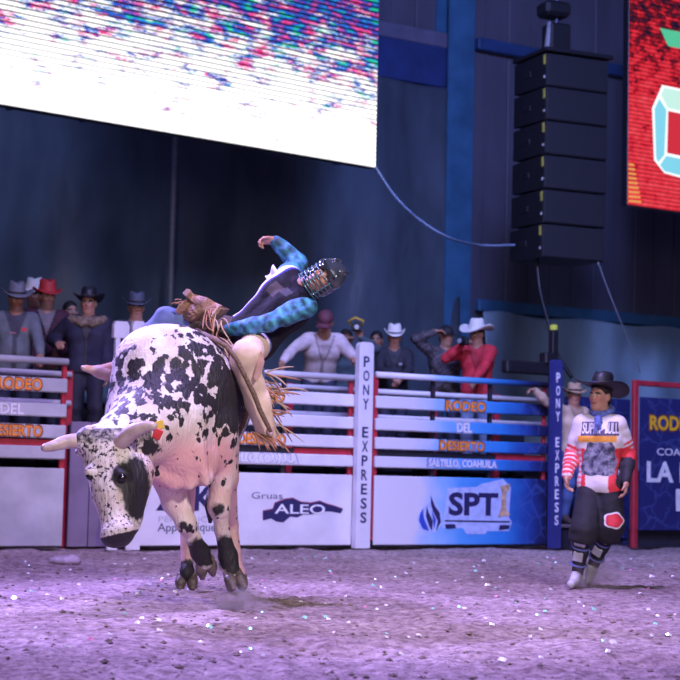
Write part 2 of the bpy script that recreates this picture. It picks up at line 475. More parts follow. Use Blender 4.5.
# pale pole in front of the tarp
M_white = mat('white_paint', (0.62, 0.60, 0.64), 0.45, 0.12, 8)
a, z1 = WT(172, 250, WB - 0.9); _, z0 = WT(172, 360)
o = wall_thing('standing_pole', MB().tube([(a, -0.9, 0), (a, -0.9, z1 + 2.8)], 0.045), mat('pole_grey', (0.22, 0.22, 0.27), 0.4), None, 'thin pale pole standing in front of the black tarp', 'pole')

# ---- LED screens
def led_mat_left():
    m, t, b = nt('led_picture_bright'); L = t.links.new
    t.nodes.remove(b)
    tc = node(t, 'ShaderNodeTexCoord'); sp = node(t, 'ShaderNodeSeparateXYZ'); L(tc.outputs['Object'], sp.inputs[0])
    mp = node(t, 'ShaderNodeMapping'); mp.inputs['Scale'].default_value = (1.3, 1, 4.5); L(tc.outputs['Object'], mp.inputs[0])
    n1 = node(t, 'ShaderNodeTexNoise'); n1.inputs['Scale'].default_value = 1.25; n1.inputs['Detail'].default_value = 7; n1.inputs['Roughness'].default_value = 0.78; L(mp.outputs[0], n1.inputs[0])
    mp2 = node(t, 'ShaderNodeMapping'); mp2.inputs['Location'].default_value = (7, 3, 5); mp2.inputs['Scale'].default_value = (2.2, 1, 6); L(tc.outputs['Object'], mp2.inputs[0])
    n2 = node(t, 'ShaderNodeTexNoise'); n2.inputs['Scale'].default_value = 1.7; n2.inputs['Detail'].default_value = 3; L(mp2.outputs[0], n2.inputs[0])
    hue = node(t, 'ShaderNodeValToRGB'); cr = hue.color_ramp
    cr.elements[0].position = 0.34; cr.elements[0].color = (0.02, 0.45, 0.28, 1)
    cr.elements[1].position = 0.68; cr.elements[1].color = (0.55, 0.03, 0.20, 1)
    for p, c in ((0.42, (0.02, 0.14, 0.6, 1)), (0.50, (0.03, 0.05, 0.36, 1)), (0.56, (0.3, 0.06, 0.35, 1)), (0.61, (0.75, 0.08, 0.3, 1))):
        e = cr.elements.new(p); e.color = c
    L(n2.outputs['Fac'], hue.inputs[0])
    # picture: coloured crowd higher up, blown-out floor lower down
    hz = node(t, 'ShaderNodeMapRange'); hz.inputs[1].default_value = 0.0; hz.inputs[2].default_value = 3.0; hz.inputs[3].default_value = -0.07; hz.inputs[4].default_value = 0.31
    L(sp.outputs['Z'], hz.inputs[0])
    ad = node(t, 'ShaderNodeMath', operation='ADD'); L(n1.outputs['Fac'], ad.inputs[0]); L(hz.outputs[0], ad.inputs[1])
    th = node(t, 'ShaderNodeMapRange'); th.inputs[1].default_value = 0.54; th.inputs[2].default_value = 0.64; L(ad.outputs[0], th.inputs[0])
    mx = node(t, 'ShaderNodeMix', data_type='RGBA'); L(th.outputs[0], mx.inputs[0]); mx.inputs[6].default_value = (1.0, 0.98, 1.0, 1); L(hue.outputs[0], mx.inputs[7])
    # rows of diodes with dark gaps
    sn = node(t, 'ShaderNodeMath', operation='MULTIPLY'); sn.inputs[1].default_value = 2 * math.pi / 0.066; L(sp.outputs['Z'], sn.inputs[0])
    s2 = node(t, 'ShaderNodeMath', operation='SINE'); L(sn.outputs[0], s2.inputs[0])
    gp = node(t, 'ShaderNodeMapRange'); gp.inputs[1].default_value = 0.1; gp.inputs[2].default_value = 0.7; gp.inputs[3].default_value = 1.0; L(s2.outputs[0], gp.inputs[0])
    fd_ = node(t, 'ShaderNodeMapRange'); fd_.inputs[1].default_value = 0.35; fd_.inputs[2].default_value = 1.6; fd_.inputs[3].default_value = 0.60; fd_.inputs[4].default_value = 0.10; L(sp.outputs['Z'], fd_.inputs[0]); L(fd_.outputs[0], gp.inputs[4])
    st = node(t, 'ShaderNodeMapRange'); st.inputs[1].default_value = 0.2; st.inputs[2].default_value = 2.2; st.inputs[3].default_value = 1.9; st.inputs[4].default_value = 1.15; L(sp.outputs['Z'], st.inputs[0])
    m2 = node(t, 'ShaderNodeMath', operation='MULTIPLY'); L(gp.outputs[0], m2.inputs[0]); L(st.outputs[0], m2.inputs[1])
    em = node(t, 'ShaderNodeEmission'); L(mx.outputs[2], em.inputs[0]); L(m2.outputs[0], em.inputs[1])
    L(em.outputs[0], t.nodes['Material Output'].inputs[0])
    return m
M_black = mat('black_plastic', (0.012, 0.012, 0.018), 0.45, 0.2, 10)
def screen(px_ref, py_ref, t_from_px, t_to_px, height, back, m, label, ang=FANG):
    xy, t = FL(px_ref, back, py_ref); z = P(px_ref, py_ref, xy[1])[2]
    r = empty('led_screen', (*xy, z), ang)
    a = FL(t_from_px, back, py_ref)[1] - t; b = FL(t_to_px, back, py_ref)[1] - t
    MB().box(((a + b) / 2, 0.09, height / 2), (b - a, 0.14, height), bev=0.01).build('screen_cabinet', M_black, r)
    MB().box(((a + b) / 2, 0.01, height / 2), (b - a - 0.02, 0.02, height - 0.02)).build('screen_face', m, r)
    n = int((b - a) / 1.0)
    for i in range(n):
        MB().box((a + 0.5 + i, 0.2, height / 2), (0.06, 0.08, height)).build('rear_strut', M_steel_dark, r)
    tag(r, label, 'screen')
    return r, a, b
screen(376, 168, -45, 376, 4.2, 2.0, led_mat_left(), 'huge bright led screen with washed out picture over the chutes', math.radians(38.5))
def led_mat_right():
    m, t, b = nt('led_picture_red'); L = t.links.new; t.nodes.remove(b)
    tc = node(t, 'ShaderNodeTexCoord'); sp = node(t, 'ShaderNodeSeparateXYZ'); L(tc.outputs['Object'], sp.inputs[0])
    mp = node(t, 'ShaderNodeMapping'); mp.inputs['Scale'].default_value = (2.5, 1, 4); L(tc.outputs['Object'], mp.inputs[0])
    n1 = node(t, 'ShaderNodeTexNoise'); n1.inputs['Scale'].default_value = 1.8; n1.inputs['Detail'].default_value = 6; n1.inputs['Roughness'].default_value = 0.75; L(mp.outputs[0], n1.inputs[0])
    hz = node(t, 'ShaderNodeMapRange'); hz.inputs[1].default_value = 1.6; hz.inputs[2].default_value = 3.0; hz.inputs[3].default_value = 0.0; hz.inputs[4].default_value = -0.16; L(sp.outputs['Z'], hz.inputs[0])
    ad = node(t, 'ShaderNodeMath', operation='ADD'); L(n1.outputs['Fac'], ad.inputs[0]); L(hz.outputs[0], ad.inputs[1])
    r = node(t, 'ShaderNodeValToRGB'); cr = r.color_ramp
    cr.elements[0].position = 0.28; cr.elements[0].color = (0.015, 0.01, 0.035, 1)
    cr.elements[1].position = 0.72; cr.elements[1].color = (1.0, 0.10, 0.13, 1)
    e = cr.elements.new(0.365); e.color = (0.22, 0.01, 0.02, 1)
    e = cr.elements.new(0.405); e.color = (0.75, 0.02, 0.045, 1)
    L(ad.outputs[0], r.inputs[0])
    sn = node(t, 'ShaderNodeMath', operation='MULTIPLY'); sn.inputs[1].default_value = 2 * math.pi / 0.066; L(sp.outputs['Z'], sn.inputs[0])
    s2 = node(t, 'ShaderNodeMath', operation='SINE'); L(sn.outputs[0], s2.inputs[0])
    gp = node(t, 'ShaderNodeMapRange'); gp.inputs[1].default_value = 0.2; gp.inputs[2].default_value = 0.8; gp.inputs[3].default_value = 1.0; gp.inputs[4].default_value = 0.45; L(s2.outputs[0], gp.inputs[0])
    em = node(t, 'ShaderNodeEmission'); L(r.outputs[0], em.inputs[0]); L(gp.outputs[0], em.inputs[1])
    L(em.outputs[0], t.nodes['Material Output'].inputs[0])
    return m
SRB = 2.6
sr, sa, sb = screen(628, 205, 628, 735, 4.2, SRB, led_mat_right(), 'red led screen showing a large pale outlined figure')
def emit(name, c, s=1.0):
    m, t, b = nt(name); b.inputs['Base Color'].default_value = (0, 0, 0, 1); b.inputs['Emission Color'].default_value = (*lin(c), 1); b.inputs['Emission Strength'].default_value = s
    b.inputs['Roughness'].default_value = 0.9; return m
_xy0, _t0 = FL(628, SRB, 205); _z0 = P(628, 205, _xy0[1])[2]
def srp(px, py):
    t, z = GP(px, py, SRB); return (t - _t0, z - _z0)
E_cy = emit('led_cyan', (0.25, 0.75, 0.95), 0.9); E_wh = emit('led_mint', (0.62, 0.95, 0.85), 0.95); E_gr = emit('led_green', (0.10, 0.62, 0.36), 0.9); E_or = emit('led_orange', (1.0, 0.42, 0.10), 0.8); E_edge = emit('led_white', (0.9, 0.95, 1), 1.1)
def sr_poly(name, pts, m, y=-0.006):
    o = MB().prism([srp(*p) for p in pts], 0.0, y).build(name, m, sr); return o
sr_poly('screen_graphic', [(652, 108), (662, 85), (720, 97), (720, 189), (664, 173), (654, 160)], E_edge, -0.004)
sr_poly('screen_graphic', [(654.5, 109), (659, 99), (666, 110), (664, 155), (658, 162), (656, 158)], E_cy, -0.007)
sr_poly('screen_graphic', [(661, 95), (664, 88), (720, 99), (720, 119), (668, 108)], E_wh, -0.007)
sr_poly('screen_graphic', [(660, 165), (666, 156), (720, 167), (720, 186), (664, 171)], E_cy, -0.007)
sr_poly('screen_graphic', [(668, 111), (720, 122), (720, 164), (667, 153)], emit('led_red', (0.72, 0.03, 0.05), 0.9), -0.007)
sr_poly('screen_graphic', [(660, 28), (720, 40), (720, 57), (668, 46)], E_gr, -0.004)
for i in range(9):
    yy = 163 + i * 4.6
    sr_poly('screen_graphic', [(628.5, yy), (634 + i * 0.9, yy + 1), (634 + i * 0.9, yy + 3.2), (628.5, yy + 2.2)], E_or, -0.004)

# ---- hanging loudspeaker array
M_spk = mat('speaker_black', (0.008, 0.008, 0.014), 0.55, 0.2, 10)
M_grl = mat('speaker_grille', (0.010, 0.010, 0.018), 0.6, 0.25, 90, 0.3, 160)
M_yel = mat('yellow_marks', (0.45, 0.40, 0.08), 0.5)
_xy, _ = FL(546, 1.2, 150)
SY = _xy[1]; ssc = F / SY
sp_root = empty('loudspeaker_array', P(546, 52, SY), math.radians(24))
tag(sp_root, 'black hanging line array of six stacked loudspeaker cabinets', 'loudspeaker')
zz = 0.0
chh = 35.0 / ssc
tilt = 0.0
y_off = 0.0
for i in range(6):
    R = Matrix.Rotation(math.radians(-tilt), 3, 'X')
    g = empty('cabinet_carrier') if False else None
    # front runs along +x, depth along +y (tapering to the rear)
    wd, dp, hh = 1.05, 0.86, chh - 0.014
    c0 = np.array([0.0, y_off, zz - chh / 2])
    mbx = MB()
    pts = [(0, 0), (wd, 0), (wd - 0.14, dp), (-0.14 + 0.02, dp)]
    pts = [(0, 0), (wd, 0), (wd - 0.16, dp), (0.16, dp)] if False else [(0, 0), (wd, 0), (wd + 0.02, dp), (-0.02, dp)]
    vv = [(c0[0] + x, c0[1] + y, c0[2] - hh / 2 + (0.0 if y == 0 else 0.02)) for x, y in pts] + [(c0[0] + x, c0[1] + y, c0[2] + hh / 2 - (0.0 if y == 0 else 0.02)) for x, y in pts]
    mbx.add(vv, [(0, 1, 2, 3), (4, 5, 6, 7), (0, 1, 5, 4), (1, 2, 6, 5), (2, 3, 7, 6), (3, 0, 4, 7)])
    cb = mbx.build('speaker_cabinet', M_spk, sp_root)
    MB().box((c0[0] + wd / 2, c0[1] - 0.012, c0[2]), (wd - 0.03, 0.02, hh - 0.02), bev=0.008).build('grille', M_grl, cb)
    MB().box((c0[0] + 0.0, c0[1] + 0.03, c0[2] + hh * 0.30), (0.02, 0.05, hh * 0.28)).build('rigging_plate', M_yel, cb)
    MB().box((c0[0] + 0.0, c0[1] + 0.03, c0[2] - hh * 0.22), (0.02, 0.035, 0.035)).build('rigging_pin', M_white, cb)
    MB().box((c0[0] - 0.012, c0[1] + dp * 0.6, c0[2]), (0.02, 0.24, 0.09), bev=0.01).build('side_handle', M_black, cb)
    zz -= chh; y_off += 0.006 * i
MB().box((0.525, 0.40, 0.035), (1.14, 0.98, 0.06), bev=0.01).build('flying_frame', M_spk, sp_root)
MB().box((0.35, 0.3, 0.30), (0.34, 0.3, 0.42), bev=0.03).build('chain_hoist', M_spk, sp_root)
MB().box((0.16, 0.22, 0.28), (0.05, 0.05, 0.46), R=Matrix.Rotation(0.12, 3, 'Y')).build('hoist_strap', mat('strap_grey', (0.3, 0.3, 0.36), 0.5), sp_root)
MB().tube([(0.35, 0.3, 0.45), (0.35, 0.3, 6.0)], 0.035).build('hoist_chain', M_steel_dark, sp_root)
MB().box((0.3, 0.3, 0.72), (0.42, 0.36, 0.22), bev=0.05).build('chain_bag', M_spk, sp_root)
# cables
def cable(name, pts, r, m, label):
    out = []
    n = len(pts)
    for i in range(n - 1):
        p0, p1, p2, p3 = pts[max(i - 1, 0)], pts[i], pts[i + 1], pts[min(i + 2, n - 1)]
        for s in np.linspace(0, 1, 8, endpoint=False):
            out.append(0.5 * ((2 * p1) + (p2 - p0) * s + (2 * p0 - 5 * p1 + 4 * p2 - p3) * s * s + (3 * p1 - p0 - 3 * p2 + p3) * s ** 3))
    out.append(pts[-1])
    return tag(MB().tube(out, r, 6).build(name, m, None, True), label, 'cable')
cable('sagging_cable', [P(375, 166, FL(376, 2.0, 168)[0][1] + 0.05), P(395, 196, 22.9), P(420, 220, 23.0), P(450, 238, 23.2), P(480, 245, SY + 0.6), P(515, 245, SY + 0.6)], 0.018, mat('cable_grey', (0.16, 0.22, 0.36), 0.5), 'grey cable sagging from the bright screen to the loudspeakers')
cable('speaker_cable', [P(537, 260, SY + 0.4), P(540, 290, SY + 0.3), P(549, 325, SY + 0.1), P(556, 352, SY), P(572, 378, SY)], 0.028, M_black, 'black cable dropping from the loudspeaker array to the chutes')
cable('tether_rope', [P(598, 262, SY + 0.2), P(612, 300, SY + 0.5), P(630, 345, SY + 1), P(640, 372, SY + 1.2)], 0.012, mat('rope_grey', (0.22, 0.24, 0.32), 0.6), 'thin grey rope slanting down behind the bullfighter hat')

# ---- chutes
zs = lambda py: GP(375, py)[1]
RAILS = [(zs(395.5), zs(408)), (zs(418), zs(430)), (zs(437), zs(449)), (zs(456), zs(467.5))]
PANEL = (zs(475.5), zs(545))
TUBE = zs(374.5)
M_gate = mat('gate_white', (0.66, 0.63, 0.70), 0.45, 0.1, 3, 0.05, 20)
M_red = mat('gate_red', (0.42, 0.025, 0.045), 0.45, 0.2, 6)
M_dark = mat('gate_dark_steel', (0.02, 0.018, 0.03), 0.6, 0.2, 8)  # near-black finish shared by bars, braces and boards
M_orange = mat('print_orange', (0.85, 0.27, 0.03), 0.5, 0.25, 14)
M_brown = mat('print_brown', (0.16, 0.05, 0.03), 0.5)
M_ltgrey = mat('print_grey', (0.40, 0.38, 0.46), 0.5)
M_lwhite = mat('print_white', (0.75, 0.74, 0.80), 0.5)
M_navy = mat('print_navy', (0.022, 0.018, 0.09), 0.5)
M_blue = mat('print_blue', (0.03, 0.07, 0.45), 0.5)
def print_mat(name, x0, x1):
    """white sheet printed with a blend to sky blue and cracked navy along its length (object x)"""
    m, t, b = nt(name); L = t.links.new
    tc = node(t, 'ShaderNodeTexCoord'); sp = node(t, 'ShaderNodeSeparateXYZ'); L(tc.outputs['Object'], sp.inputs[0])
    nz = node(t, 'ShaderNodeTexNoise'); nz.inputs['Scale'].default_value = 2.2; nz.inputs['Detail'].default_value = 5; L(tc.outputs['Object'], nz.inputs[0])
    mr = node(t, 'ShaderNodeMapRange'); mr.inputs[1].default_value = x0; mr.inputs[2].default_value = x1; L(sp.outputs['X'], mr.inputs[0])
    sb_ = node(t, 'ShaderNodeMath', operation='MULTIPLY_ADD'); sb_.inputs[1].default_value = 0.24; sb_.inputs[2].default_value = -0.12; L(nz.outputs['Fac'], sb_.inputs[0])
    ad = node(t, 'ShaderNodeMath', operation='ADD'); L(mr.outputs[0], ad.inputs[0]); L(sb_.outputs[0], ad.inputs[1])
    r = node(t, 'ShaderNodeValToRGB'); cr = r.color_ramp
    cr.elements[0].position = 0.22; cr.elements[0].color = (0.66, 0.63, 0.70, 1)
    cr.elements[1].position = 0.97; cr.elements[1].color = (0.014, 0.016, 0.08, 1)
    for p, c in ((0.36, (0.28, 0.48, 0.78, 1)), (0.5, (0.09, 0.33, 0.72, 1)), (0.72, (0.03, 0.22, 0.62, 1)), (0.86, (0.02, 0.06, 0.28, 1))):
        e = cr.elements.new(p); e.color = c
    L(ad.outputs[0], r.inputs[0])
    vo = node(t, 'ShaderNodeTexVoronoi', feature='DISTANCE_TO_EDGE'); vo.inputs['Scale'].default_value = 4.5; L(tc.outputs['Object'], vo.inputs[0])
    ck = node(t, 'ShaderNodeMapRange'); ck.inputs[1].default_value = 0.0; ck.inputs[2].default_value = 0.05; ck.inputs[3].default_value = 0.5; ck.inputs[4].default_value = 0.0; L(vo.outputs['Distance'], ck.inputs[0])
    gt = node(t, 'ShaderNodeMapRange'); gt.inputs[1].default_value = 0.6; gt.inputs[2].default_value = 0.85; L(mr.outputs[0], gt.inputs[0])
    mu = node(t, 'ShaderNodeMath', operation='MULTIPLY'); L(ck.outputs[0], mu.inputs[0]); L(gt.outputs[0], mu.inputs[1])
    mx = node(t, 'ShaderNodeMix', data_type='RGBA'); L(mu.outputs[0], mx.inputs[0]); L(r.outputs[0], mx.inputs[6]); mx.inputs[7].default_value = (0.07, 0.13, 0.40, 1)
    L(mx.outputs[2], b.inputs['Base Color']); b.inputs['Roughness'].default_value = 0.4
    return m
def gate(px0, px1, label, printed=None, words=None, TUBE=TUBE):
    xy, t0 = FL(px0); _, t1 = FL(px1); Lg = t1 - t0
    r = empty('chute_gate', (*xy, 0), FANG); tag(r, label, 'gate', 'bucking chute gates along the arena')
    m = printed(Lg) if printed else M_gate
    MB().tube([(0, 0, TUBE), (Lg, 0, TUBE)], 0.040, 12).build('top_tube', m, r, True)
    rails = []
    for a, b in RAILS:
        rails.append(MB().box((Lg / 2, 0, (a + b) / 2), (Lg, 0.05, a - b), bev=0.012).build('rail', m, r))
    pn = MB().box((Lg / 2, 0, sum(PANEL) / 2), (Lg, 0.03, PANEL[0] - PANEL[1]), bev=0.008).build('panel', m, r)
    MB().box((Lg / 2, 0.03, (PANEL[1] + 0.06) / 2), (Lg, 0.05, max(0.04, PANEL[1] - 0.08))).build('bottom_bar', M_dark, r)
    MB().box((Lg - 0.02, 0.045, (TUBE + 0.1) / 2), (0.055, 0.05, TUBE - 0.1), bev=0.01).build('end_post', M_red, r)
    MB().box((0.02, 0.045, (TUBE + 0.1) / 2), (0.07, 0.05, TUBE - 0.1), bev=0.01).build('end_post', M_red, r)
    MB().box((Lg * 0.5, 0.05, sum(RAILS[2]) / 2 - 0.13), (Lg, 0.03, 0.07)).build('cross_brace', M_dark, r)
    MB().box((Lg - 0.42, 0.05, sum(RAILS[2]) / 2 - 0.13), (0.8, 0.045, 0.08)).build('latch_bar', M_red, r)
    for i in range(1, 3):
        MB().box((Lg * i / 3, 0.06, (TUBE + 0.1) / 2), (0.05, 0.04, TUBE - 0.12)).build('stile', M_dark, r)
    for (ri, body, pxc, pw_, mt, bk) in (words or ()):
        tc_, _ = GP(pxc, 440); a, b = RAILS[ri]; h = (a - b)
        _, tl = FL(pxc - pw_ / 2); _, tr = FL(pxc + pw_ / 2)
        if bk is not None:
            letters('lettering_outline', body, rails[ri], (tc_ - t0, -0.026, (a + b) / 2), (tr - tl) * 1.05, h * 0.98, bk, 0.06, 0.003)
        letters('lettering', body, rails[ri], (tc_ - t0, -0.029, (a + b) / 2), tr - tl, h * 0.80, mt, 0.022, 0.004)
    return r, pn, t0
M_gate_white = M_gate; M_gate = mat('gate_grey_white', (0.44, 0.44, 0.49), 0.55, 0.2, 2.5, 0.05, 20)  # greyer, rougher white for the left gate alone
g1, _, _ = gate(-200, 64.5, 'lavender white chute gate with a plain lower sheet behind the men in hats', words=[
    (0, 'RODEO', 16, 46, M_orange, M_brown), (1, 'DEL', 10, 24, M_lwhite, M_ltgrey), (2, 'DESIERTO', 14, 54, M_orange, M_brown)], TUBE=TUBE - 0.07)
M_gate = M_gate_white
g2, p2_, t2 = gate(138, 352.5, 'white chute gate with a dark tow truck emblem on its lower sheet', words=[
    (0, 'RODEO', 261, 42, M_orange, M_brown), (1, 'DEL', 261, 17, M_lwhite, M_ltgrey), (2, 'DESIERTO', 261, 46, M_orange, M_brown), (3, 'SALTILLO, COAHUILA', 259, 76, M_lwhite, M_ltgrey)], TUBE=TUBE - 0.06)
g3, p3_, t3 = gate(374.5, 546.5, 'chute gate printed from white to blue with a flame emblem', printed=lambda Lg: print_mat('gate_print', 0.0, Lg), words=[
    (0, 'RODEO', 464, 40, M_orange, M_brown), (1, 'DEL', 463, 15, M_lwhite, M_ltgrey), (2, 'DESIERTO', 461, 44, M_orange, M_brown), (3, 'SALTILLO, COAHUILA', 462, 68, M_lwhite, mat('print_lilac', (0.2, 0.22, 0.5), 0.5))])
def gpoly(name, pts, par, t0, m, y):
    q = [(GP(*p)[0] - t0, GP(*p)[1]) for p in pts]
    return MB().prism(q, -0.015, -0.016 - y).build(name, m, par)
def gword(name, body, px0, px1, py0, py1, par, t0, m, y=0.004, bold=0.02):
    ta, za = GP(px0, py0); tb, zb = GP(px1, py1)
    return letters(name, body, par, ((ta + tb) / 2 - t0, -0.0155, (za + zb) / 2), tb - ta, za - zb, m, bold, y)
# middle sheet
gword('lettering', 'Z4K', 156, 214, 484, 511, p2_, t2, M_navy, bold=0.03)
gword('lettering', 'PERIODICO', 158, 216, 516, 522, p2_, t2, M_ltgrey, bold=-0.01)
gword('lettering', 'Appli', 157, 181, 523, 534, p2_, t2, mat('print_slate', (0.12, 0.12, 0.2), 0.5), bold=0.005)
gword('lettering', 'iqueu', 197, 220, 523, 534, p2_, t2, MATS['print_slate'], bold=0.005)
gword('lettering', 'Gruas', 251, 282, 492, 499, p2_, t2, MATS['print_slate'], bold=0.0)
blob = [(262, 511), (272, 509), (274, 503), (284, 499), (292, 498), (300, 502), (310, 503), (319, 501), (326, 504), (334, 506), (342, 509), (339, 513), (330, 511), (322, 511), (316, 513), (309, 514), (302, 514), (296, 517), (289, 516), (282, 522), (275, 521), (270, 518), (262, 520)]
gpoly('tow_truck_emblem', [(x + (0.0), y - 0.6) for x, y in blob], p2_, t2, mat('print_maroon', (0.25, 0.03, 0.08), 0.5), 0.002)
gpoly('tow_truck_emblem', [(x + 0.4, y + 0.4) for x, y in blob], p2_, t2, M_navy, 0.004)
gword('lettering', 'ALEO', 274, 324, 504, 514, p2_, t2, M_lwhite, 0.008, 0.01)
# right sheet
wl = mat('print_pale_blue', (0.42, 0.5, 0.78), 0.5)
gpoly('truck_silhouette', [(441, 525), (443, 516), (447, 488), (476, 487), (480, 484), (502, 479), (510, 487), (508, 517), (511, 522), (508, 531), (486, 531), (484, 534), (466, 534), (462, 528), (442, 528)], p3_, t3, wl, 0.002)
gpoly('flame_drop', [(430, 492), (435, 503), (441, 512), (441, 524), (435, 532), (427, 533), (419, 528), (417, 518), (421, 509), (428, 503)], p3_, t3, wl, 0.002)
gpoly('flame_drop', [(422, 509), (423, 518), (428, 531), (422, 529), (418, 521), (419, 514)], p3_, t3, M_blue, 0.005)
gpoly('flame_drop', [(426, 506), (428, 513), (432, 521), (431, 531), (428, 525), (425, 516)], p3_, t3, M_navy, 0.005)
gpoly('flame_drop', [(430, 496), (434, 506), (439, 513), (440, 522), (435, 531), (437, 521), (432, 511), (430, 504)], p3_, t3, M_navy, 0.005)
gpoly('flame_drop', [(431, 510), (435, 520), (433, 529), (432, 518)], p3_, t3, M_blue, 0.006)
gword('lettering', 'SPT', 448, 497, 492, 516, p3_, t3, M_navy, 0.006, 0.035)
for a in ():
    gpoly('stencil_gap', [(a[0], a[1]), (a[2], a[1]), (a[2], a[3]), (a[0], a[3])], p3_, t3, wl, 0.0075)
gpoly('tower_mark', [(499, 486), (509, 484), (508, 490), (505, 493), (505, 509), (509, 515), (497, 517), (500, 509), (501, 493)], p3_, t3, mat('print_tan', (0.55, 0.36, 0.22), 0.5, 0.4, 20), 0.008)
gpoly('chassis_line', [(444, 520), (509, 521), (509, 522.6), (444, 521.6)], p3_, t3, M_navy, 0.006)
gpoly('wheel_mark', [(444, 524), (454, 524), (455, 528), (445, 529)], p3_, t3, M_navy, 0.006)
gpoly('wheel_mark', [(499, 525), (509, 525), (508, 529), (498, 530)], p3_, t3, M_navy, 0.006)

def pony_post(px, width, ztop, m, ml, label, back=-0.09, z0=0.02):
    back = back if px < 500 else -0.30
    xy, _ = FL(px, back)
    r = empty('lettered_post', (*xy, 0), FANG); tag(r, label, 'post', 'lettered chute posts')
    n = 8; w2 = width / 2; rad = w2 * 0.55
    poly = [(-w2, z0), (w2, z0)]
    for i in range(n + 1):
        a = i / n * math.pi / 2; poly.append((w2 - rad + rad * math.cos(a), ztop - rad + rad * math.sin(a)))
    for i in range(n + 1):
        a = math.pi / 2 + i / n * math.pi / 2; poly.append((-w2 + rad + rad * math.cos(a), ztop - rad + rad * math.sin(a)))
    MB().prism(poly, -0.045, 0.045).build('post_board', m, r)
    MB().box((0, 0.065, ztop / 2), (width * 0.5, 0.04, ztop - 0.1)).build('post_core', M_dark, r)
    s = 'PONY EXPRESS'; h = ztop * 0.052
    step = (ztop * 0.86) / 12.6
    for i, ch in enumerate(s):
        if ch == ' ': continue
        letters('lettering', ch, r, (0, -0.0452, ztop * 0.905 - i * step), width * 0.42, h, ml, 0.02, 0.003)
    return r
zp = GP(365, 343)[1]
pony_post(362.5, 0.21, zp, M_gate, M_navy, 'white round topped post with black lettering between two gates')
zn = GP(556, 362)[1]
pony_post(555, 0.155, zn, mat('post_navy', (0.03, 0.035, 0.17), 0.5, 0.15, 6), M_lwhite, 'navy post with white lettering at the end of the blue gate')
# black stand with a yellow green cap and the black bar beside it
xy, _ = FL(552, 0.35)
r = empty('latch_stand', (*xy, 0), FANG); tag(r, 'black latch stand with a yellow green cap behind the navy post', 'stand')
zc = GP(553, 330, 0.35)[1]
MB().box((0, 0, zc / 2), (0.10, 0.10, zc), bev=0.01).build('stand_pole', M_black, r)
MB().tube([(0, 0, zc), (0, 0, zc + 0.07)], 0.055, 12).build('stand_cap', mat('lime_cap', (0.55, 0.6, 0.06), 0.5), r)
zb = GP(530, 368, 0.35)[1]
MB().box((-0.42, 0, zb), (0.84, 0.14, 0.17), bev=0.02).build('latch_arm', M_black, r)
MB().box((-0.12, -0.02, zb + 0.14), (0.18, 0.16, 0.16), bev=0.02).build('latch_motor', M_black, r)

# two thin white posts with round plates beside the opening
for px, pt, wd in ((116.5, 321, 0.19), (134, 321, 0.16)):
    xy, _ = FL(px, 0.0); zt = GP(px, pt)[1]
    r = empty('plate_topped_post', (*xy, 0), FANG)
    tag(r, '%s white post with a rounded plate on top behind the bull shoulder' % ('free standing thin' if px < 120 else 'tow truck gate end'), 'post', 'plate topped posts')
    w2 = wd / 2; hgt = 0.19
    poly = [(-w2, zt - hgt), (w2, zt - hgt), (w2, zt - 0.05), (w2 * 0.7, zt), (-w2 * 0.7, zt), (-w2, zt - 0.05)]
    MB().prism(poly, -0.03, 0.03).build('plate', M_gate, r)
    MB().box((-0.04, 0.0, zt / 2 - 0.05), (0.055, 0.05, zt - 0.1)).build('pole', M_gate, r)
    MB().box((-0.04 if px < 120 else 0.0, -0.03, 0.2), (0.12 if px < 120 else 0.17, 0.03, 0.38)).build('foot_board', M_gate, r)

# rear side of the chutes: white tube on red posts
xy, tb0 = FL(-60, 0.95); _, tb1 = FL(560, 0.95)
CW = 1.06
for (pa, pb, lab) in ((-200, 66, 'rear rail fence of red posts behind the plain lavender gate'), (150, 352, 'rear rail fence of red posts behind the tow truck emblem gate'), (366, 556, 'rear rail fence of red posts behind the blue printed gate')):
    xy, ta = FL(pa, 0.7); _, tb = FL(pb, 0.7); Lg = tb - ta
    r = empty('rear_fence', (*xy, 0), FANG); tag(r, lab, 'fence', 'rear chute fences')
    n = max(2, int(Lg / 0.9))
    for i in range(n + 1):
        MB().box((Lg * i / n, 0, (TUBE - 0.12) / 2), (0.09, 0.07, TUBE - 0.12), bev=0.01).build('post', M_red, r)
    for zz_ in (TUBE - 0.17, TUBE - 0.50):
        MB().tube([(0, -0.06, zz_), (Lg, -0.06, zz_)], 0.035, 10).build('rail', M_gate, r, True)
# raised walkway the crowd stands on
xy, ta = FL(-200, 0.95); _, tb = FL(640, 0.95); Lg = tb - ta
r = empty('raised_walkway', (*xy, 0), FANG); tag(r, 'raised wooden walkway behind the chutes for the crowd', 'platform')
M_wood = mat('walkway_wood', (0.17, 0.13, 0.15), 0.7, 0.3, 6, stretch=(0.3, 3, 3))
nb = 10
for i in range(nb):
    MB().box((Lg / 2, 0.1 + i * 0.26, CW - 0.03), (Lg, 0.245, 0.06), bev=0.008).build('plank', M_wood, r)
for i in range(8):
    for yy in (0.12, 2.4):
        MB().box((Lg * (i + 0.5) / 8, yy, (CW - 0.06) / 2), (0.1, 0.1, CW - 0.06)).build('leg', M_dark, r)
MB().box((Lg / 2, 2.68, CW / 2 + 0.3), (Lg, 0.04, CW + 0.6)).build('back_board', M_dark, r)

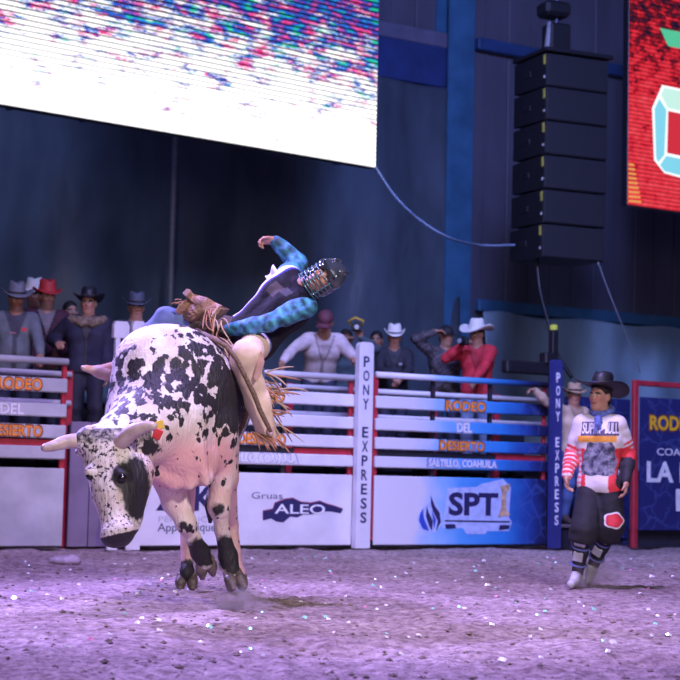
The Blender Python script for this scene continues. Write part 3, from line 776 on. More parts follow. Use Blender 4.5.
# purple boards closing the opening beside the plain gate
xy, ta = FL(69, 0.5); _, tb = FL(150, 0.5); Lg = tb - ta
r = empty('opening_boards', (*xy, 0), FANG); tag(r, 'violet grey boards closing the opening between the two gates', 'boards')
M_vb = mat('violet_board', (0.20, 0.15, 0.24), 0.7, 0.25, 2.0)
zt = GP(80, 420, 0.5)[1]
for i in range(4):
    MB().box((Lg * (i + 0.5) / 4, 0, zt / 2), (Lg / 4 - 0.012, 0.04, zt - 0.04), bev=0.006).build('board', M_vb, r)
MB().box((Lg / 2, 0.04, zt - 0.12), (Lg, 0.05, 0.12)).build('header', M_dark, r)

# ---- banner fence on the right
def navy_print():
    m, t, b = nt('banner_navy'); L = t.links.new
    tc = node(t, 'ShaderNodeTexCoord')
    vo = node(t, 'ShaderNodeTexVoronoi', feature='DISTANCE_TO_EDGE'); vo.inputs['Scale'].default_value = 3.2
    nz = node(t, 'ShaderNodeTexNoise'); nz.inputs['Scale'].default_value = 5; L(tc.outputs['Object'], nz.inputs[0])
    av = node(t, 'ShaderNodeMix', data_type='RGBA', blend_type='LINEAR_LIGHT'); av.inputs[0].default_value = 0.12
    L(tc.outputs['Object'], av.inputs[6]); L(nz.outputs['Color'], av.inputs[7]); L(av.outputs[2], vo.inputs[0])
    ck = node(t, 'ShaderNodeMapRange'); ck.inputs[1].default_value = 0; ck.inputs[2].default_value = 0.04; ck.inputs[3].default_value = 0.8; ck.inputs[4].default_value = 0; L(vo.outputs['Distance'], ck.inputs[0])
    mx = node(t, 'ShaderNodeMix', data_type='RGBA'); L(ck.outputs[0], mx.inputs[0]); mx.inputs[6].default_value = (0.018, 0.022, 0.12, 1); mx.inputs[7].default_value = (0.06, 0.08, 0.26, 1)
    L(mx.outputs[2], b.inputs['Base Color']); b.inputs['Roughness'].default_value = 0.5
    return m
M_ban = navy_print()
BB = 0.0
xy, tq = FL(634.5, BB); _, tq1 = FL(760, BB); Lg = tq1 - tq
r = empty('banner_fence', (*xy, 0), FANG); tag(r, 'red framed fence with a navy lettered banner', 'fence')
ztop = GP(636, 380, BB)[1]
MB().box((0, 0, ztop / 2), (0.085, 0.07, ztop), bev=0.01).build('post', M_red, r)
MB().box((Lg / 2, 0, ztop - 0.04), (Lg, 0.06, 0.075), bev=0.01).build('top_bar', M_red, r)
MB().box((Lg, 0, ztop / 2), (0.085, 0.07, ztop), bev=0.01).build('post', M_red, r)
za = GP(640, 397, BB)[1]; zb = GP(640, 530, BB)[1]
bn = MB().box((Lg / 2 + 0.03, -0.02, (za + zb) / 2), (Lg - 0.1, 0.03, za - zb)).build('banner', M_ban, r)
MB().box((Lg / 2, 0.1, zb / 2), (Lg, 0.05, zb)).build('kick_board', M_dark, r)
M_yl = mat('print_yellow', (0.80, 0.45, 0.02), 0.5, 0.2, 10)
def bw(body, px0, px1, py0, py1, m, bold=0.02, bk=None):
    t_, z_ = GP(px0, py0, BB); t2_, z2_ = GP(px1, py1, BB)
    if bk: letters('lettering_outline', body, bn, ((t_ + t2_) / 2 - tq, -0.036, (z_ + z2_) / 2), (t2_ - t_) * 1.04, (z_ - z2_) * 1.2, bk, 0.06, 0.002)
    letters('lettering', body, bn, ((t_ + t2_) / 2 - tq, -0.038, (z_ + z2_) / 2), t2_ - t_, z_ - z2_, m, bold, 0.004)
bw('RODEO', 648, 695, 415, 432, M_yl, 0.03, M_brown)
bw('COAHUILA', 655, 709, 448, 457, M_lwhite, 0.0)
bw('LA E', 645, 688, 461, 483, M_lwhite, 0.03)
bw('F', 674, 686, 489, 511, M_lwhite, 0.03)
# second navy banner behind the bullfighter
xy, tq = FL(566, 0.75); _, tq1 = FL(629, 0.75); Lg = tq1 - tq
r = empty('navy_banner', (*xy, 0), FANG); tag(r, 'plain navy cracked pattern banner panel behind the bullfighter', 'banner')
za = GP(600, 398, 0.75)[1]; zb = GP(600, 538, 0.75)[1]
MB().box((Lg / 2, 0, (za + zb) / 2), (Lg, 0.03, za - zb)).build('banner', M_ban, r)
for x in (0.04, Lg - 0.04): MB().box((x, 0.04, za / 2), (0.07, 0.05, za)).build('post', M_steel_dark, r)
MB().box((Lg / 2, 0.05, zb / 2), (Lg, 0.04, zb)).build('kick_board', M_dark, r)
# ================================================================== people
SK = {}
def skin_mat(name, c):
    m = mat(name, c, 0.5, 0.1, 25, attr='Col'); return m
def head_axes(J):
    hu = unit(J['hu']); hf = unit(J['hf'] - hu * (J['hf'] @ hu)); hl = np.cross(hu, hf)
    return hl, hf, hu, np.stack([hl, hf, hu], 1)
def head_prims(J, s=1.0):
    hl, hf, hu, R = head_axes(J); c = J['head']
    q = lambda x, y, z: c + s * (x * hl + y * hf + z * hu)
    e = lambda p, r, k=0.02, op='u': ell(q(*p), V(*r) * s, R, k, op)
    pr = [e((0, -0.015, 0.035), (0.077, 0.097, 0.088)), e((0, 0.022, -0.03), (0.064, 0.072, 0.09), 0.03),
          cap(q(0, 0.055, -0.085), q(0, 0.062, -0.10), 0.026 * s, k=0.03),
          cap(q(-0.048, 0.0, -0.07), q(-0.02, 0.05, -0.095), 0.022 * s, k=0.03), cap(q(0.048, 0.0, -0.07), q(0.02, 0.05, -0.095), 0.022 * s, k=0.03),
          cap(q(-0.035, 0.078, 0.022), q(0.035, 0.078, 0.022), 0.013 * s, k=0.02),
          cap(q(0, 0.088, 0.012), q(0, 0.108, -0.024), 0.009 * s, 0.014 * s, k=0.012),
          e((-0.036, 0.07, -0.022), (0.022, 0.02, 0.018), 0.02), e((0.036, 0.07, -0.022), (0.022, 0.02, 0.018), 0.02),
          e((0, 0.086, -0.055), (0.026, 0.012, 0.006), 0.01), e((0, 0.084, -0.067), (0.022, 0.012, 0.007), 0.01),
          e((-0.031, 0.096, 0.004), (0.018, 0.014, 0.011), 0.012, 's'), e((0.031, 0.096, 0.004), (0.018, 0.014, 0.011), 0.012, 's'),
          e((-0.08, -0.012, -0.008), (0.012, 0.024, 0.034), 0.01), e((0.08, -0.012, -0.008), (0.012, 0.024, 0.034), 0.01)]
    nb = J['neck']
    pr += [cap(nb - hu * 0.02, c - hu * 0.06 * s - hf * 0.015, 0.060 * s, 0.054 * s, k=0.03)]
    return pr
def torso_prims(J, r=0.0, belly=0.0):
    hL, hR, sL, sR = J['hipL'], J['hipR'], J['shL'], J['shR']
    hc = (hL + hR) / 2; sc = (sL + sR) / 2; lx = unit(sL - sR); hx = unit(hL - hR); up = unit(sc - hc); fw = unit(np.cross(lx, up))
    pr = [cap(hc - hx * 0.075, hc + hx * 0.075, 0.105 + r, k=0.05)]
    for s in (-1, 1):
        w = lerp(hc, sc, 0.38) + unit(lx + hx) * 0.062 * s; c = lerp(hc, sc, 0.74) + lx * 0.082 * s
        pr += [cap(hc + hx * 0.07 * s, w, 0.10 + r, 0.092 + r, k=0.05), cap(w, c, 0.092 + r, 0.108 + r, k=0.05),
               cap(c, (sL if s > 0 else sR) - lx * 0.05 * s - up * 0.01, 0.105 + r, 0.062 + r, k=0.05)]
    pr += [cap(sL - lx * 0.02, sR + lx * 0.02, 0.055 + r, k=0.05), cap(sc, lerp(sc, J['neck'], 1.0 if r == 0 else 0.5), 0.085 + r, 0.066 + r * 0.4, k=0.04)]
    if belly: pr.append(ell(lerp(hc, sc, 0.3) + fw * 0.05, (0.13 + r, 0.07 + belly + r, 0.15), np.stack([lx, fw, up], 1), 0.06))
    return pr
def arm_prims(J, s, r=0.0, end=1.0):
    sh, el, wr = J['sh' + s], J['el' + s], J['wr' + s]
    wr = lerp(el, wr, end)
    return [cap(sh, el, 0.056 + r, 0.043 + r, k=0.03), cap(lerp(sh, el, 0.05), lerp(sh, el, 0.6), 0.058 + r, 0.050 + r, k=0.03),
            cap(el, lerp(el, wr, 0.45), 0.043 + r, 0.044 + r, k=0.02), cap(lerp(el, wr, 0.4), wr, 0.044 + r, 0.030 + r, k=0.02)]
def leg_prims(J, s, r=0.0, end=1.0):
    hp, kn, an = J['hip' + s], J['kn' + s], J['an' + s]
    an = lerp(kn, an, end)
    return [cap(hp, kn, 0.088 + r, 0.058 + r, k=0.04), cap(kn, lerp(kn, an, 0.4), 0.056 + r, 0.057 + r, k=0.03), cap(lerp(kn, an, 0.35), an, 0.057 + r, 0.040 + r, k=0.03)]
def foot_prims(J, s, r=0.0):
    an, to = J['an' + s], J['to' + s]
    d = unit(to - an); 
    heel = an - V(0, 0, 0.035) - d * 0.03
    return [cap(an, heel, 0.042 + r, 0.038 + r, k=0.02), cap(heel, to, 0.038 + r, 0.030 + r, k=0.02), cap(an + V(0, 0, 0.03), lerp(an, to, 0.5), 0.04 + r, 0.036 + r, k=0.02)]
def hand_prims(J, s, r=0.010, curl=0.45, sc=1.0):
    w = J['wr' + s]; d = unit(J['hd' + s]); n = J['pn' + s]; n = unit(n - d * (n @ d))
    t = np.cross(d, n) * (1 if s == 'R' else -1)
    pr = []
    lens = (0.070, 0.082, 0.076, 0.058)
    pr.append(cap(w - d * 0.01, w + d * 0.03 * sc, 0.026, 0.024, k=0.015))
    for i, o in enumerate((0.030, 0.010, -0.010, -0.029)):
        a = w + d * 0.02 * sc + t * o * 0.8 * sc; b = w + d * (0.088 - 0.004 * abs(i - 1)) * sc + t * o * sc
        pr.append(cap(a, b, r * 1.35, r * 1.2, k=0.012))
        ang = curl * (0.9 + 0.12 * i); L = lens[i] * sc
        d1 = math.cos(ang) * d + math.sin(ang) * n + t * o * 1.2; d2 = math.cos(2.1 * ang) * d + math.sin(2.1 * ang) * n
        m = b + unit(d1) * L * 0.52; e = m + d2 * L * 0.48
        pr += [cap(b, m, r, r * 0.95, k=0.004), cap(m, e, r * 0.95, r * 0.8, k=0.003)]
    a = w + d * 0.022 * sc + t * 0.022 * sc; b = w + d * 0.055 * sc + t * 0.052 * sc + n * 0.012; e = b + unit(d * 0.9 + t * 0.25 + n * 0.45) * 0.034 * sc
    pr += [cap(a, b, r * 1.5, r * 1.1, k=0.01), cap(b, e, r * 1.1, r * 0.9, k=0.004)]
    return pr
def skin_colors(J, base, hairc=(0.02, 0.014, 0.012), beard=0.0):
    hl, hf, hu, R = head_axes(J); c = J['head']; base = np.array(base)
    def fn(v):
        q = (v - c) @ R
        col = np.tile(base, (len(v), 1))
        front = (q[:, 1] > 0.045)
        lips = front & (np.abs(q[:, 0]) < 0.027) & (np.abs(q[:, 2] + 0.061) < 0.011)
        col[lips] = base * np.array([0.75, 0.42, 0.42])
        br = front & (np.abs(np.abs(q[:, 0]) - 0.033) < 0.020) & (np.abs(q[:, 2] - 0.024) < 0.008)
        col[br] = hairc
        ck = front & (np.abs(np.abs(q[:, 0]) - 0.04) < 0.02) & (np.abs(q[:, 2] + 0.025) < 0.02)
        col[ck] *= np.array([1.08, 0.86, 0.84])
        if beard:
            bd = (q[:, 1] > 0.0) & (q[:, 2] < -0.03) & (q[:, 2] > -0.14) & ~lips & (np.abs(q[:, 0]) < 0.09)
            col[bd] = col[bd] * (1 - beard) + np.array(hairc) * beard
        return col
    return fn
def eyes(J, root, s=1.0):
    hl, hf, hu, R = head_axes(J); c = J['head']
    for sd in (-1, 1):
        p = c + s * (hl * 0.031 * sd + hf * 0.078 + hu * 0.004)
        mb = MB(); mi = MB()
        n = 8
        for tgt, rad, off in ((mb, 0.0135, 0.0), (mi, 0.0075, 0.0085)):
            vs_ = []; fs_ = []
            for i in range(n + 1):
                for j in range(n * 2):
                    th = math.pi * i / n; ph = math.pi * j / n
                    vs_.append(p + hf * off * s + rad * s * (math.sin(th) * math.cos(ph) * hl + math.sin(th) * math.sin(ph) * hf * (1 if off == 0 else 0.75) + math.cos(th) * hu * (1 if off else 0.8)))
            for i in range(n):
                for j in range(n * 2):
                    k = (j + 1) % (n * 2); fs_.append((i * n * 2 + j, (i + 1) * n * 2 + j, (i + 1) * n * 2 + k, i * n * 2 + k))
            tgt.add(vs_, fs_)
        e = mb.build('eye', mat('eye_white', (0.6, 0.58, 0.58), 0.25, 0.02), root, True)
        mi.build('iris', mat('eye_iris', (0.02, 0.012, 0.01), 0.2, 0.02), e, True)
def hair(J, root, m, s=1.0, low=-0.06):
    hl, hf, hu, R = head_axes(J); c = J['head']
    pr = [ell(c + s * (-hf * 0.02 + hu * 0.042), V(0.084, 0.100, 0.090) * s, R), ell(c + s * (-hf * 0.05 + hu * low * 0.5), V(0.074, 0.062, 0.075) * s, R, 0.03),
          ell(c + s * (hf * 0.09 - hu * 0.03), V(0.078, 0.09, 0.085) * s, R, 0.01, 's')]
    return body_mesh('hair', pr, 0.011, m, root)
def cowboy_hat(J, root, m, band, brim=0.10, curl=0.055, ch=0.125, up=0.055, tilt=0.0, s=1.0, back=0.0, name='hat'):
    hl, hf, hu, R = head_axes(J)
    hu2 = unit(hu * math.cos(tilt) - hf * math.sin(tilt)); hf2 = unit(np.cross(hl, hu2)) * -1
    hf2 = unit(hf - hu2 * (hf @ hu2))
    o = J['head'] + hu * up * s - hf * (0.015 + back) * s
    ax, ay = 0.088 * s, 0.106 * s
    na = 40
    rings = [(0.02, 'c'), (0.3, 'c'), (0.55, 'c'), (0.74, 'c'), (0.86, 'c'), (0.93, 'w'), (0.97, 'w'), (1.0, 'b0')]
    brs = (0.0, 0.15, 0.3, 0.5, 0.7, 0.85, 1.0)
    v = []
    cz = {0.02: ch * 0.84, 0.3: ch * 0.88, 0.55: ch * 0.97, 0.74: ch * 1.0, 0.86: ch * 0.90, 0.93: ch * 0.5, 0.97: ch * 0.22, 1.0: 0.0}
    nr = 0
    for rr, kd in rings:
        for i in range(na):
            a = 2 * math.pi * i / na
            x = ax * rr * math.sin(a); y = ay * rr * math.cos(a); z = cz[rr] * s
            if rr < 0.9:
                z -= s * 0.030 * math.exp(-(x / (0.028 * s)) ** 2) * (rr < 0.8) * (0.5 + 0.5 * math.cos(a / 1)) if False else s * 0.022 * math.exp(-(x / (0.026 * s)) ** 2) * (1 if rr < 0.8 else 0.3)
                z -= s * 0.012 * (y / ay) * (1 if y > 0 else -0.3)
                if y > 0: x *= 1 - 0.22 * (y / ay)
            v.append(o + x * hl + y * hf2 + z * hu2)
        nr += 1
    for t in brs[1:]:
        for i in range(na):
            a = 2 * math.pi * i / na
            sx, cy = math.sin(a), math.cos(a)
            x = (ax + brim * s * t) * sx; y = (ay + brim * s * t * 0.95) * cy
            z = s * (curl * 1.9 * (abs(sx) ** 2.4) * t ** 1.8 - 0.022 * (cy ** 2) * t ** 1.5)
            x *= 1 - 0.20 * t ** 2 * (abs(sx) ** 2) * (curl / 0.06)
            v.append(o + x * hl + y * hf2 + z * hu2)
        nr += 1
    f = [tuple(range(na))]
    for r_ in range(nr - 1):
        for i in range(na):
            k = (i + 1) % na; f.append((r_ * na + i, (r_ + 1) * na + i, (r_ + 1) * na + k, r_ * na + k))
    h = MB().add(v, f).build(name, m, root, True, 0.007 * s)
    if band:
        bv = MB()
        pts = [o + (ax * 0.985 + 0.003) * math.sin(2 * math.pi * i / 32) * hl + (ay * 0.985 + 0.003) * math.cos(2 * math.pi * i / 32) * hf2 + 0.016 * s * hu2 for i in range(33)]
        bv.tube(pts, 0.010 * s, 6).build('hat_band', band, h, True)
    return h
def ball_cap(J, root, m, s=1.0):
    hl, hf, hu, R = head_axes(J); c = J['head']
    pr = [ell(c + s * (-hf * 0.012 + hu * 0.055), V(0.088, 0.106, 0.085) * s, R), ell(c + s * (hu * -0.06), V(0.12, 0.14, 0.09) * s, R, 0.008, 's')]
    cp = body_mesh('cap', pr, 0.012, m, root)
    v = []
    MB().grid(lambda u, w_: c + s * ((u - 0.5) * 0.16 * hl + (0.075 + 0.085 * w_ * (1 - (2 * u - 1) ** 2 * 0.5)) * hf + (0.045 - 0.03 * (2 * u - 1) ** 2 - 0.012 * w_) * hu), 10, 5).build('cap_visor', m, cp, True, 0.006)
    return cp
def ik(s, t, l1, l2, pole):
    d = t - s; L = np.linalg.norm(d); L = min(L, (l1 + l2) * 0.995); u = unit(d)
    a = (l1 * l1 - l2 * l2 + L * L) / (2 * L); h = math.sqrt(max(l1 * l1 - a * a, 0))
    p = unit(pole - u * (pole @ u))
    return s + u * a + p * h, s + u * L
def stance(lean=0.0, side=0.0, turn=0.0, hy=0.0, hp=0.0, hands=None, feet=None, shoulder=0.172, crouch=0.0):
    """joints of a figure 1.75 m tall standing at the origin and facing -y; left is +x"""
    J = {}
    hc = V(0, 0.02, 0.93 - crouch)
    s = unit(V(math.sin(math.radians(side)), -math.sin(math.radians(lean)), math.cos(math.radians(lean))))
    tr = math.radians(turn); lx = V(math.cos(tr), math.sin(tr), 0)
    J['hipL'] = hc + V(0.09, 0, 0); J['hipR'] = hc - V(0.09, 0, 0)
    sc = hc + s * 0.48
    lx = unit(lx - s * (lx @ s))
    J['shL'] = sc + lx * shoulder; J['shR'] = sc - lx * shoulder
    J['neck'] = hc + s * 0.545
    hu = unit(s + V(0, -0.05, 0.6)); 
    fw = unit(np.cross(lx, hu))
    a = math.radians(hy); hl = np.cross(hu, fw)
    hf = math.cos(a) * fw + math.sin(a) * hl; p = math.radians(hp); hf, hu2 = math.cos(p) * hf + math.sin(p) * hu, math.cos(p) * hu - math.sin(p) * hf
    J['hf'] = hf; J['hu'] = hu2; J['head'] = J['neck'] + hu * 0.145 + hf * 0.012
    fw0 = unit(np.cross(lx, V(0, 0, 1)))
    hands = hands or {}
    for sd, sg in (('L', 1), ('R', -1)):
        h = hands.get(sd)
        if h is None:
            t = J['sh' + sd] + V(0.06 * sg, -0.03, -0.54); el, wr = ik(J['sh' + sd], t, 0.29, 0.26, V(0.3 * sg, 0.6, 0))
            J['hd' + sd] = V(0, -0.15, -1); J['pn' + sd] = -lx * sg
        else:
            el, wr = ik(J['sh' + sd], V(*h[:3]), 0.29, 0.26, V(0.7 * sg, 0.25, -0.7) if len(h) < 4 else V(*h[3]))
            J['hd' + sd] = V(*h[4]) if len(h) > 4 else unit(wr - el) + V(0, -0.1, 0.0)
            J['pn' + sd] = V(*h[5]) if len(h) > 5 else V(-0.5 * sg, 0, -0.8)
        J['el' + sd] = el; J['wr' + sd] = wr
        ft = (feet or {}).get(sd, (0.11 * sg, 0.03))
        J['an' + sd] = V(ft[0], ft[1], 0.085); J['kn' + sd], _ = ik(J['hip' + sd], J['an' + sd], 0.435, 0.435, V(0.1 * sg, -1, 0)); J['an' + sd] = V(ft[0], ft[1], 0.085)
        J['to' + sd] = V(ft[0] + 0.04 * sg, ft[1] - 0.17, 0.035)
    return J
M_hair = mat('dark_hair', (0.016, 0.012, 0.012), 0.5, 0.3, 40, 0.3, 120)
SKIN = [(0.42, 0.21, 0.145), (0.33, 0.155, 0.10), (0.50, 0.27, 0.19)]
M_skin = skin_mat('skin', (0.4, 0.2, 0.14))
def cloth(name, c, var=0.2, rough=0.8, bump=0.35): return mat(name, c, rough, var, 7, bump, 14)
M_jk = mat('jacket_cloth', (0.1, 0.1, 0.1), 0.8, 0.2, 9, 0.4, 14, attr='Col')
def dress(root, J, skin=0, h=0.012, shirt=None, trousers=None, shoes=None, sleeve=0.93, short=1.0, belly=0.0, curl=0.5, fr=0.0115, beard=0.0, with_eyes=True, with_hair=True, shirt_colors=None, shirt_r=0.016, hair_m=None, curls=None, jacket=None, fold=0.006, seed=0):
    pr = head_prims(J) + torso_prims(J, 0, belly * 0.8)
    for s in 'LR':
        pr += arm_prims(J, s) + leg_prims(J, s) + foot_prims(J, s, -0.008)
        pr += hand_prims(J, s, fr, (curls or {}).get(s, curl))
    b = body_mesh('body', pr, h, M_skin, root, skin_colors(J, SKIN[skin], beard=beard))
    out = {'body': b}
    if with_eyes: eyes(J, root)
    if with_hair: hair(J, root, hair_m or M_hair)
    if shirt:
        pr = torso_prims(J, shirt_r, belly)
        for s in 'LR': pr += arm_prims(J, s, shirt_r * 0.9, sleeve)
        hcx = (J['hipL'] + J['hipR']) / 2; upx = unit((J['shL'] + J['shR']) / 2 - hcx)
        pr.append(ell(hcx - upx * 0.36, (0.5, 0.5, 0.30), k=0.006, op='s'))
        if jacket:
            base, inner, wdt = jacket[:3]; marks = jacket[3] if len(jacket) > 3 else ()
            hc = (J['hipL'] + J['hipR']) / 2; sc = (J['shL'] + J['shR']) / 2; up = unit(sc - hc); lx = unit(J['shL'] - J['shR']); lx = unit(lx - up * (lx @ up)); fw = np.cross(lx, up)
            def shirt_colors(v):
                a = (v - hc) @ lx; t = (v - hc) @ up; f = (v - hc) @ fw
                col = np.tile(np.array(base), (len(v), 1))
                front = (f > 0.03) & (np.abs(a) < 0.19)
                w_ = wdt + np.clip(t - 0.28, 0, 1) * 0.35
                col[front & (np.abs(a) < w_)] = inner
                edge = front & (np.abs(np.abs(a) - w_ - 0.008) < 0.010); col[edge] = np.array(base) * 0.45
                for (ax, tz, rx, rz, c) in marks: col[front & (np.abs(a - ax) < rx) & (np.abs(t - tz) < rz)] = c
                hem = t < -0.045; col[hem] = np.array(base) * 0.6
                return col
            shirt = M_jk
        out['shirt'] = body_mesh('shirt', pr, h, shirt, root, shirt_colors, fold=fold, seed=seed)
    if trousers:
        hc = (J['hipL'] + J['hipR']) / 2; hx = unit(J['hipL'] - J['hipR'])
        pr = [cap(hc - hx * 0.07, hc + hx * 0.07, 0.112, k=0.05)]
        for s in 'LR': pr += leg_prims(J, s, 0.018, short)
        out['trousers'] = body_mesh('trousers', pr, h, trousers, root, fold=fold, seed=seed + 5)
    if shoes:
        for s in 'LR': body_mesh('shoe', foot_prims(J, s, 0.004), h, shoes, root)
    return out
# ================================================================== the bull
BX = empty('rodeo_bull', Z(200, 0, 12.2)); BO = np.array(BX.location)
tag(BX, 'black speckled white bull bucking with its head lowered', 'bull')
def b(px, py, Y): return P(px, py, Y) - BO
def bz(px, z, Y): return Z(px, z, Y) - BO
Rz = np.eye(3)
pr = []
# trunk
pr += [cap(b(188, 402, 11.55), b(203, 404, 12.7), 0.385, 0.37, k=0.12), ell(b(203, 400, 13.0), (0.33, 0.36, 0.36), k=0.12),
       ell(b(174, 388, 11.25), (0.36, 0.34, 0.42), k=0.12),                          # hump
       ell(b(150, 372, 11.15), (0.25, 0.28, 0.29), k=0.12),
       ell(b(205, 410, 11.25), (0.20, 0.24, 0.40), k=0.10),                          # shoulder on the right
       ell(b(146, 420, 11.05), (0.27, 0.28, 0.36), k=0.10),                          # neck crest
       cap(b(165, 420, 11.0), b(125, 440, 10.65), 0.30, 0.20, k=0.10),
       ell(b(180, 452, 11.0), (0.20, 0.20, 0.20), k=0.08),                           # brisket
       ell(b(200, 460, 11.1), (0.13, 0.15, 0.15), k=0.06),
       cap(b(150, 470, 10.85), b(172, 482, 10.95), 0.055, 0.045, k=0.05), cap(b(172, 480, 10.93), b(206, 478, 11.0), 0.05, 0.05, k=0.05)]
for x0, y0, x1, y1 in ((168, 440, 176, 484), (184, 440, 190, 486), (198, 446, 206, 482)):   # folds of loose skin
    pr.append(cap(b(x0, y0, 10.875), b(x1, y1, 10.925), 0.025, 0.03, k=0.04))
# head
fd = unit(b(119, 535, 10.25) - b(106, 446, 10.45))                                   # along the face
fn_ = unit(V(-0.62, -0.78, 0.05)); fn_ = unit(fn_ - fd * (fn_ @ fd)); fs_ = np.cross(fd, fn_)
RH = np.stack([fs_, fn_, fd], 1)
pr += [cap(b(109, 452, 10.5), b(116, 490, 10.42), 0.172, 0.145, k=0.05), cap(b(116, 490, 10.42), b(118, 530, 10.30), 0.135, 0.098, k=0.05),
       cap(b(136, 472, 10.58), b(128, 522, 10.40), 0.115, 0.078, k=0.05), ell(b(136, 476, 10.5), (0.085, 0.10, 0.13), k=0.05),
       ell(b(118, 534, 10.27), V(0.122, 0.09, 0.075), RH, 0.03), cap(b(122, 537, 10.36), b(130, 518, 10.44), 0.06, 0.07, k=0.03),
       cap(b(88, 440, 10.45), b(128, 434, 10.5), 0.085, 0.085, k=0.05),               # poll
       ell(b(122, 474, 10.31), (0.05, 0.05, 0.036), k=0.03), ell(b(91, 472, 10.35), (0.045, 0.05, 0.04), k=0.03),   # brows
       ell(b(106, 537, 10.16), V(0.022, 0.02, 0.016), k=0.012, op='s'), ell(b(126, 538, 10.13), V(0.022, 0.02, 0.016), k=0.012, op='s'),
       cap(b(106, 551, 10.2), b(134, 543, 10.2), 0.008, k=0.01, op='s')]
rt = random.Random(4)
for i in range(16):
    pr.append(ell(b(82 + rt.random() * 38, 430 + rt.random() * 10, 10.38 + rt.random() * 0.1), (0.024, 0.024, 0.03), k=0.02))
# ears
pr += [ell(b(143, 447, 10.62), (0.115, 0.06, 0.045), np.array(Matrix.Rotation(math.radians(-16), 3, 'Y')), 0.03),
       ell(b(84, 452, 10.62), (0.06, 0.05, 0.03), k=0.03)]
# front leg on the right: straight, bearing weight
FR = [b(214, 430, 11.2), b(222, 470, 11.3), b(219, 506, 11.28), b(222, 530, 11.33), b(228, 556, 11.4)]
pr += [cap(FR[0], FR[1], 0.16, 0.098, k=0.08), cap(FR[1], FR[2], 0.09, 0.070, k=0.04), ell(FR[2], (0.072, 0.075, 0.08), k=0.03),
       cap(FR[2], FR[3], 0.060, 0.046, k=0.03), cap(FR[3], FR[4], 0.046, 0.062, k=0.03), cap(FR[4], b(232, 574, 11.4), 0.062, 0.058, k=0.03),
       ell(b(222, 566, 11.45), (0.025, 0.025, 0.035), k=0.01)]
# front leg on the left: folded back
FLg = [b(166, 466, 11.1), b(176, 502, 11.15), b(186, 523, 11.12), b(193, 538, 11.2), b(200, 552, 11.3)]
pr += [cap(FLg[0], FLg[1], 0.13, 0.088, k=0.08), cap(FLg[1], FLg[2], 0.085, 0.062, k=0.04), ell(FLg[2], (0.062, 0.07, 0.07), k=0.03),
       cap(FLg[2], FLg[3], 0.058, 0.050, k=0.03), cap(FLg[3], FLg[4], 0.050, 0.062, k=0.03), cap(FLg[4], b(205, 562, 11.33), 0.060, 0.055, k=0.03)]
# hind legs
HL = [b(186, 412, 12.75), bz(184, 0.86, 12.7), bz(186.5, 0.50, 13.12), bz(187, 0.13, 13.0)]
HR = [b(216, 412, 12.75), bz(224, 0.86, 12.7), bz(231, 0.50, 13.12), bz(238, 0.13, 13.0)]
for H in (HL, HR):
    pr += [cap(H[0], H[1], 0.19, 0.105, k=0.06), cap(H[1], H[2], 0.095, 0.055, k=0.05), cap(H[2], H[3], 0.052, 0.045, k=0.03), ell(H[3], (0.058, 0.062, 0.07), k=0.03)]
v_, q_ = solid(pr, 0.0125); v_ = relax(v_, q_, 1)
me = quad_mesh('body', v_, q_)
# coat: r = how black a region tends to be, g = bare pink skin, b = solid dark mask
wv = v_ + BO
vv = wv - np.array([0, 0, CAMZ]); dz = vv @ c_f
ux = 340 + F * (vv @ c_r) / dz; uy = 340 - F * (vv @ c_u) / dz
def sm(x, a, b_): t = np.clip((x - a) / (b_ - a), 0, 1); return t * t * (3 - 2 * t)
def bl(cx, cy, rx, ry): return np.exp(-(((ux - cx) / rx) ** 2 + ((uy - cy) / ry) ** 2))
bias = np.full(len(v_), 0.525)
bias += 0.13 * bl(190, 378, 42, 36) + 0.05 * bl(130, 390, 30, 30) + 0.22 * bl(232, 400, 14, 45) + 0.10 * bl(150, 345, 30, 14) * -1.0
bias -= 0.24 * bl(140, 330, 35, 14) + 0.06 * bl(185, 415, 26, 12)
pink = np.clip(1.25 * bl(190, 462, 34, 26) + 1.0 * bl(168, 484, 18, 14) + 0.8 * bl(225, 455, 14, 22), 0, 1)
far = sm(wv[:, 1], 11.55, 11.9)
lowleg = (uy > 488) & (ux > 150)
bias = np.where(lowleg, 0.40 + 0.14 * bl(219, 480, 10, 12) + 0.16 * bl(183, 528, 8, 10), bias)
pink = np.where(lowleg, np.clip(0.55 - (uy - 490) / 90, 0.15, 0.6), pink)
bias -= 0.17 * pink
bias = bias * (1 - far) + far * np.where(wv[:, 2] < 0.9, 0.36, 0.55)
pink = np.where((far > 0.5) & (wv[:, 2] < 0.95), 0.8, pink)
headm = (wv[:, 1] < 10.72) & (ux < 152) & (uy > 428)
bias -= 0.05 * bl(112, 405, 22, 40)
bias = np.where(headm, 0.425 + 0.05 * bl(95, 446, 24, 10) + 0.03 * bl(108, 520, 12, 12), bias)
dark = np.zeros(len(v_))
dark = np.maximum(dark, headm * np.clip(1.35 * bl(135, 482, 14, 26) + 1.0 * bl(118, 476, 7, 10) + 0.9 * bl(138, 505, 10, 16), 0, 1))
dark = np.maximum(dark, headm * sm((uy - 534) + (ux - 118) * 0.22, -3, 3))
dark = np.maximum(dark, headm * 0.54 * sm(447 - uy, -4, 8))
dark = np.maximum(dark, (wv[:, 1] > 10.5) * (wv[:, 1] < 10.8) * bl(143, 447, 18, 9) * 1.2 * (uy > 432))
past = lambda cx, cy, r: bl(cx, cy, r, r)
dark = np.maximum(dark, np.clip(1.3 * (past(229, 551, 15) + past(234, 568, 9) * 0.6 + past(218, 509, 9) * 0.6 + past(201, 553, 15) + 0.6 * past(183, 525, 6)), 0, 1) * (wv[:, 1] < 12) * (uy > 495))
dark = np.maximum(dark, np.clip(1.2 * (past(187, 572, 13)), 0, 1) * (wv[:, 1] > 12.3))
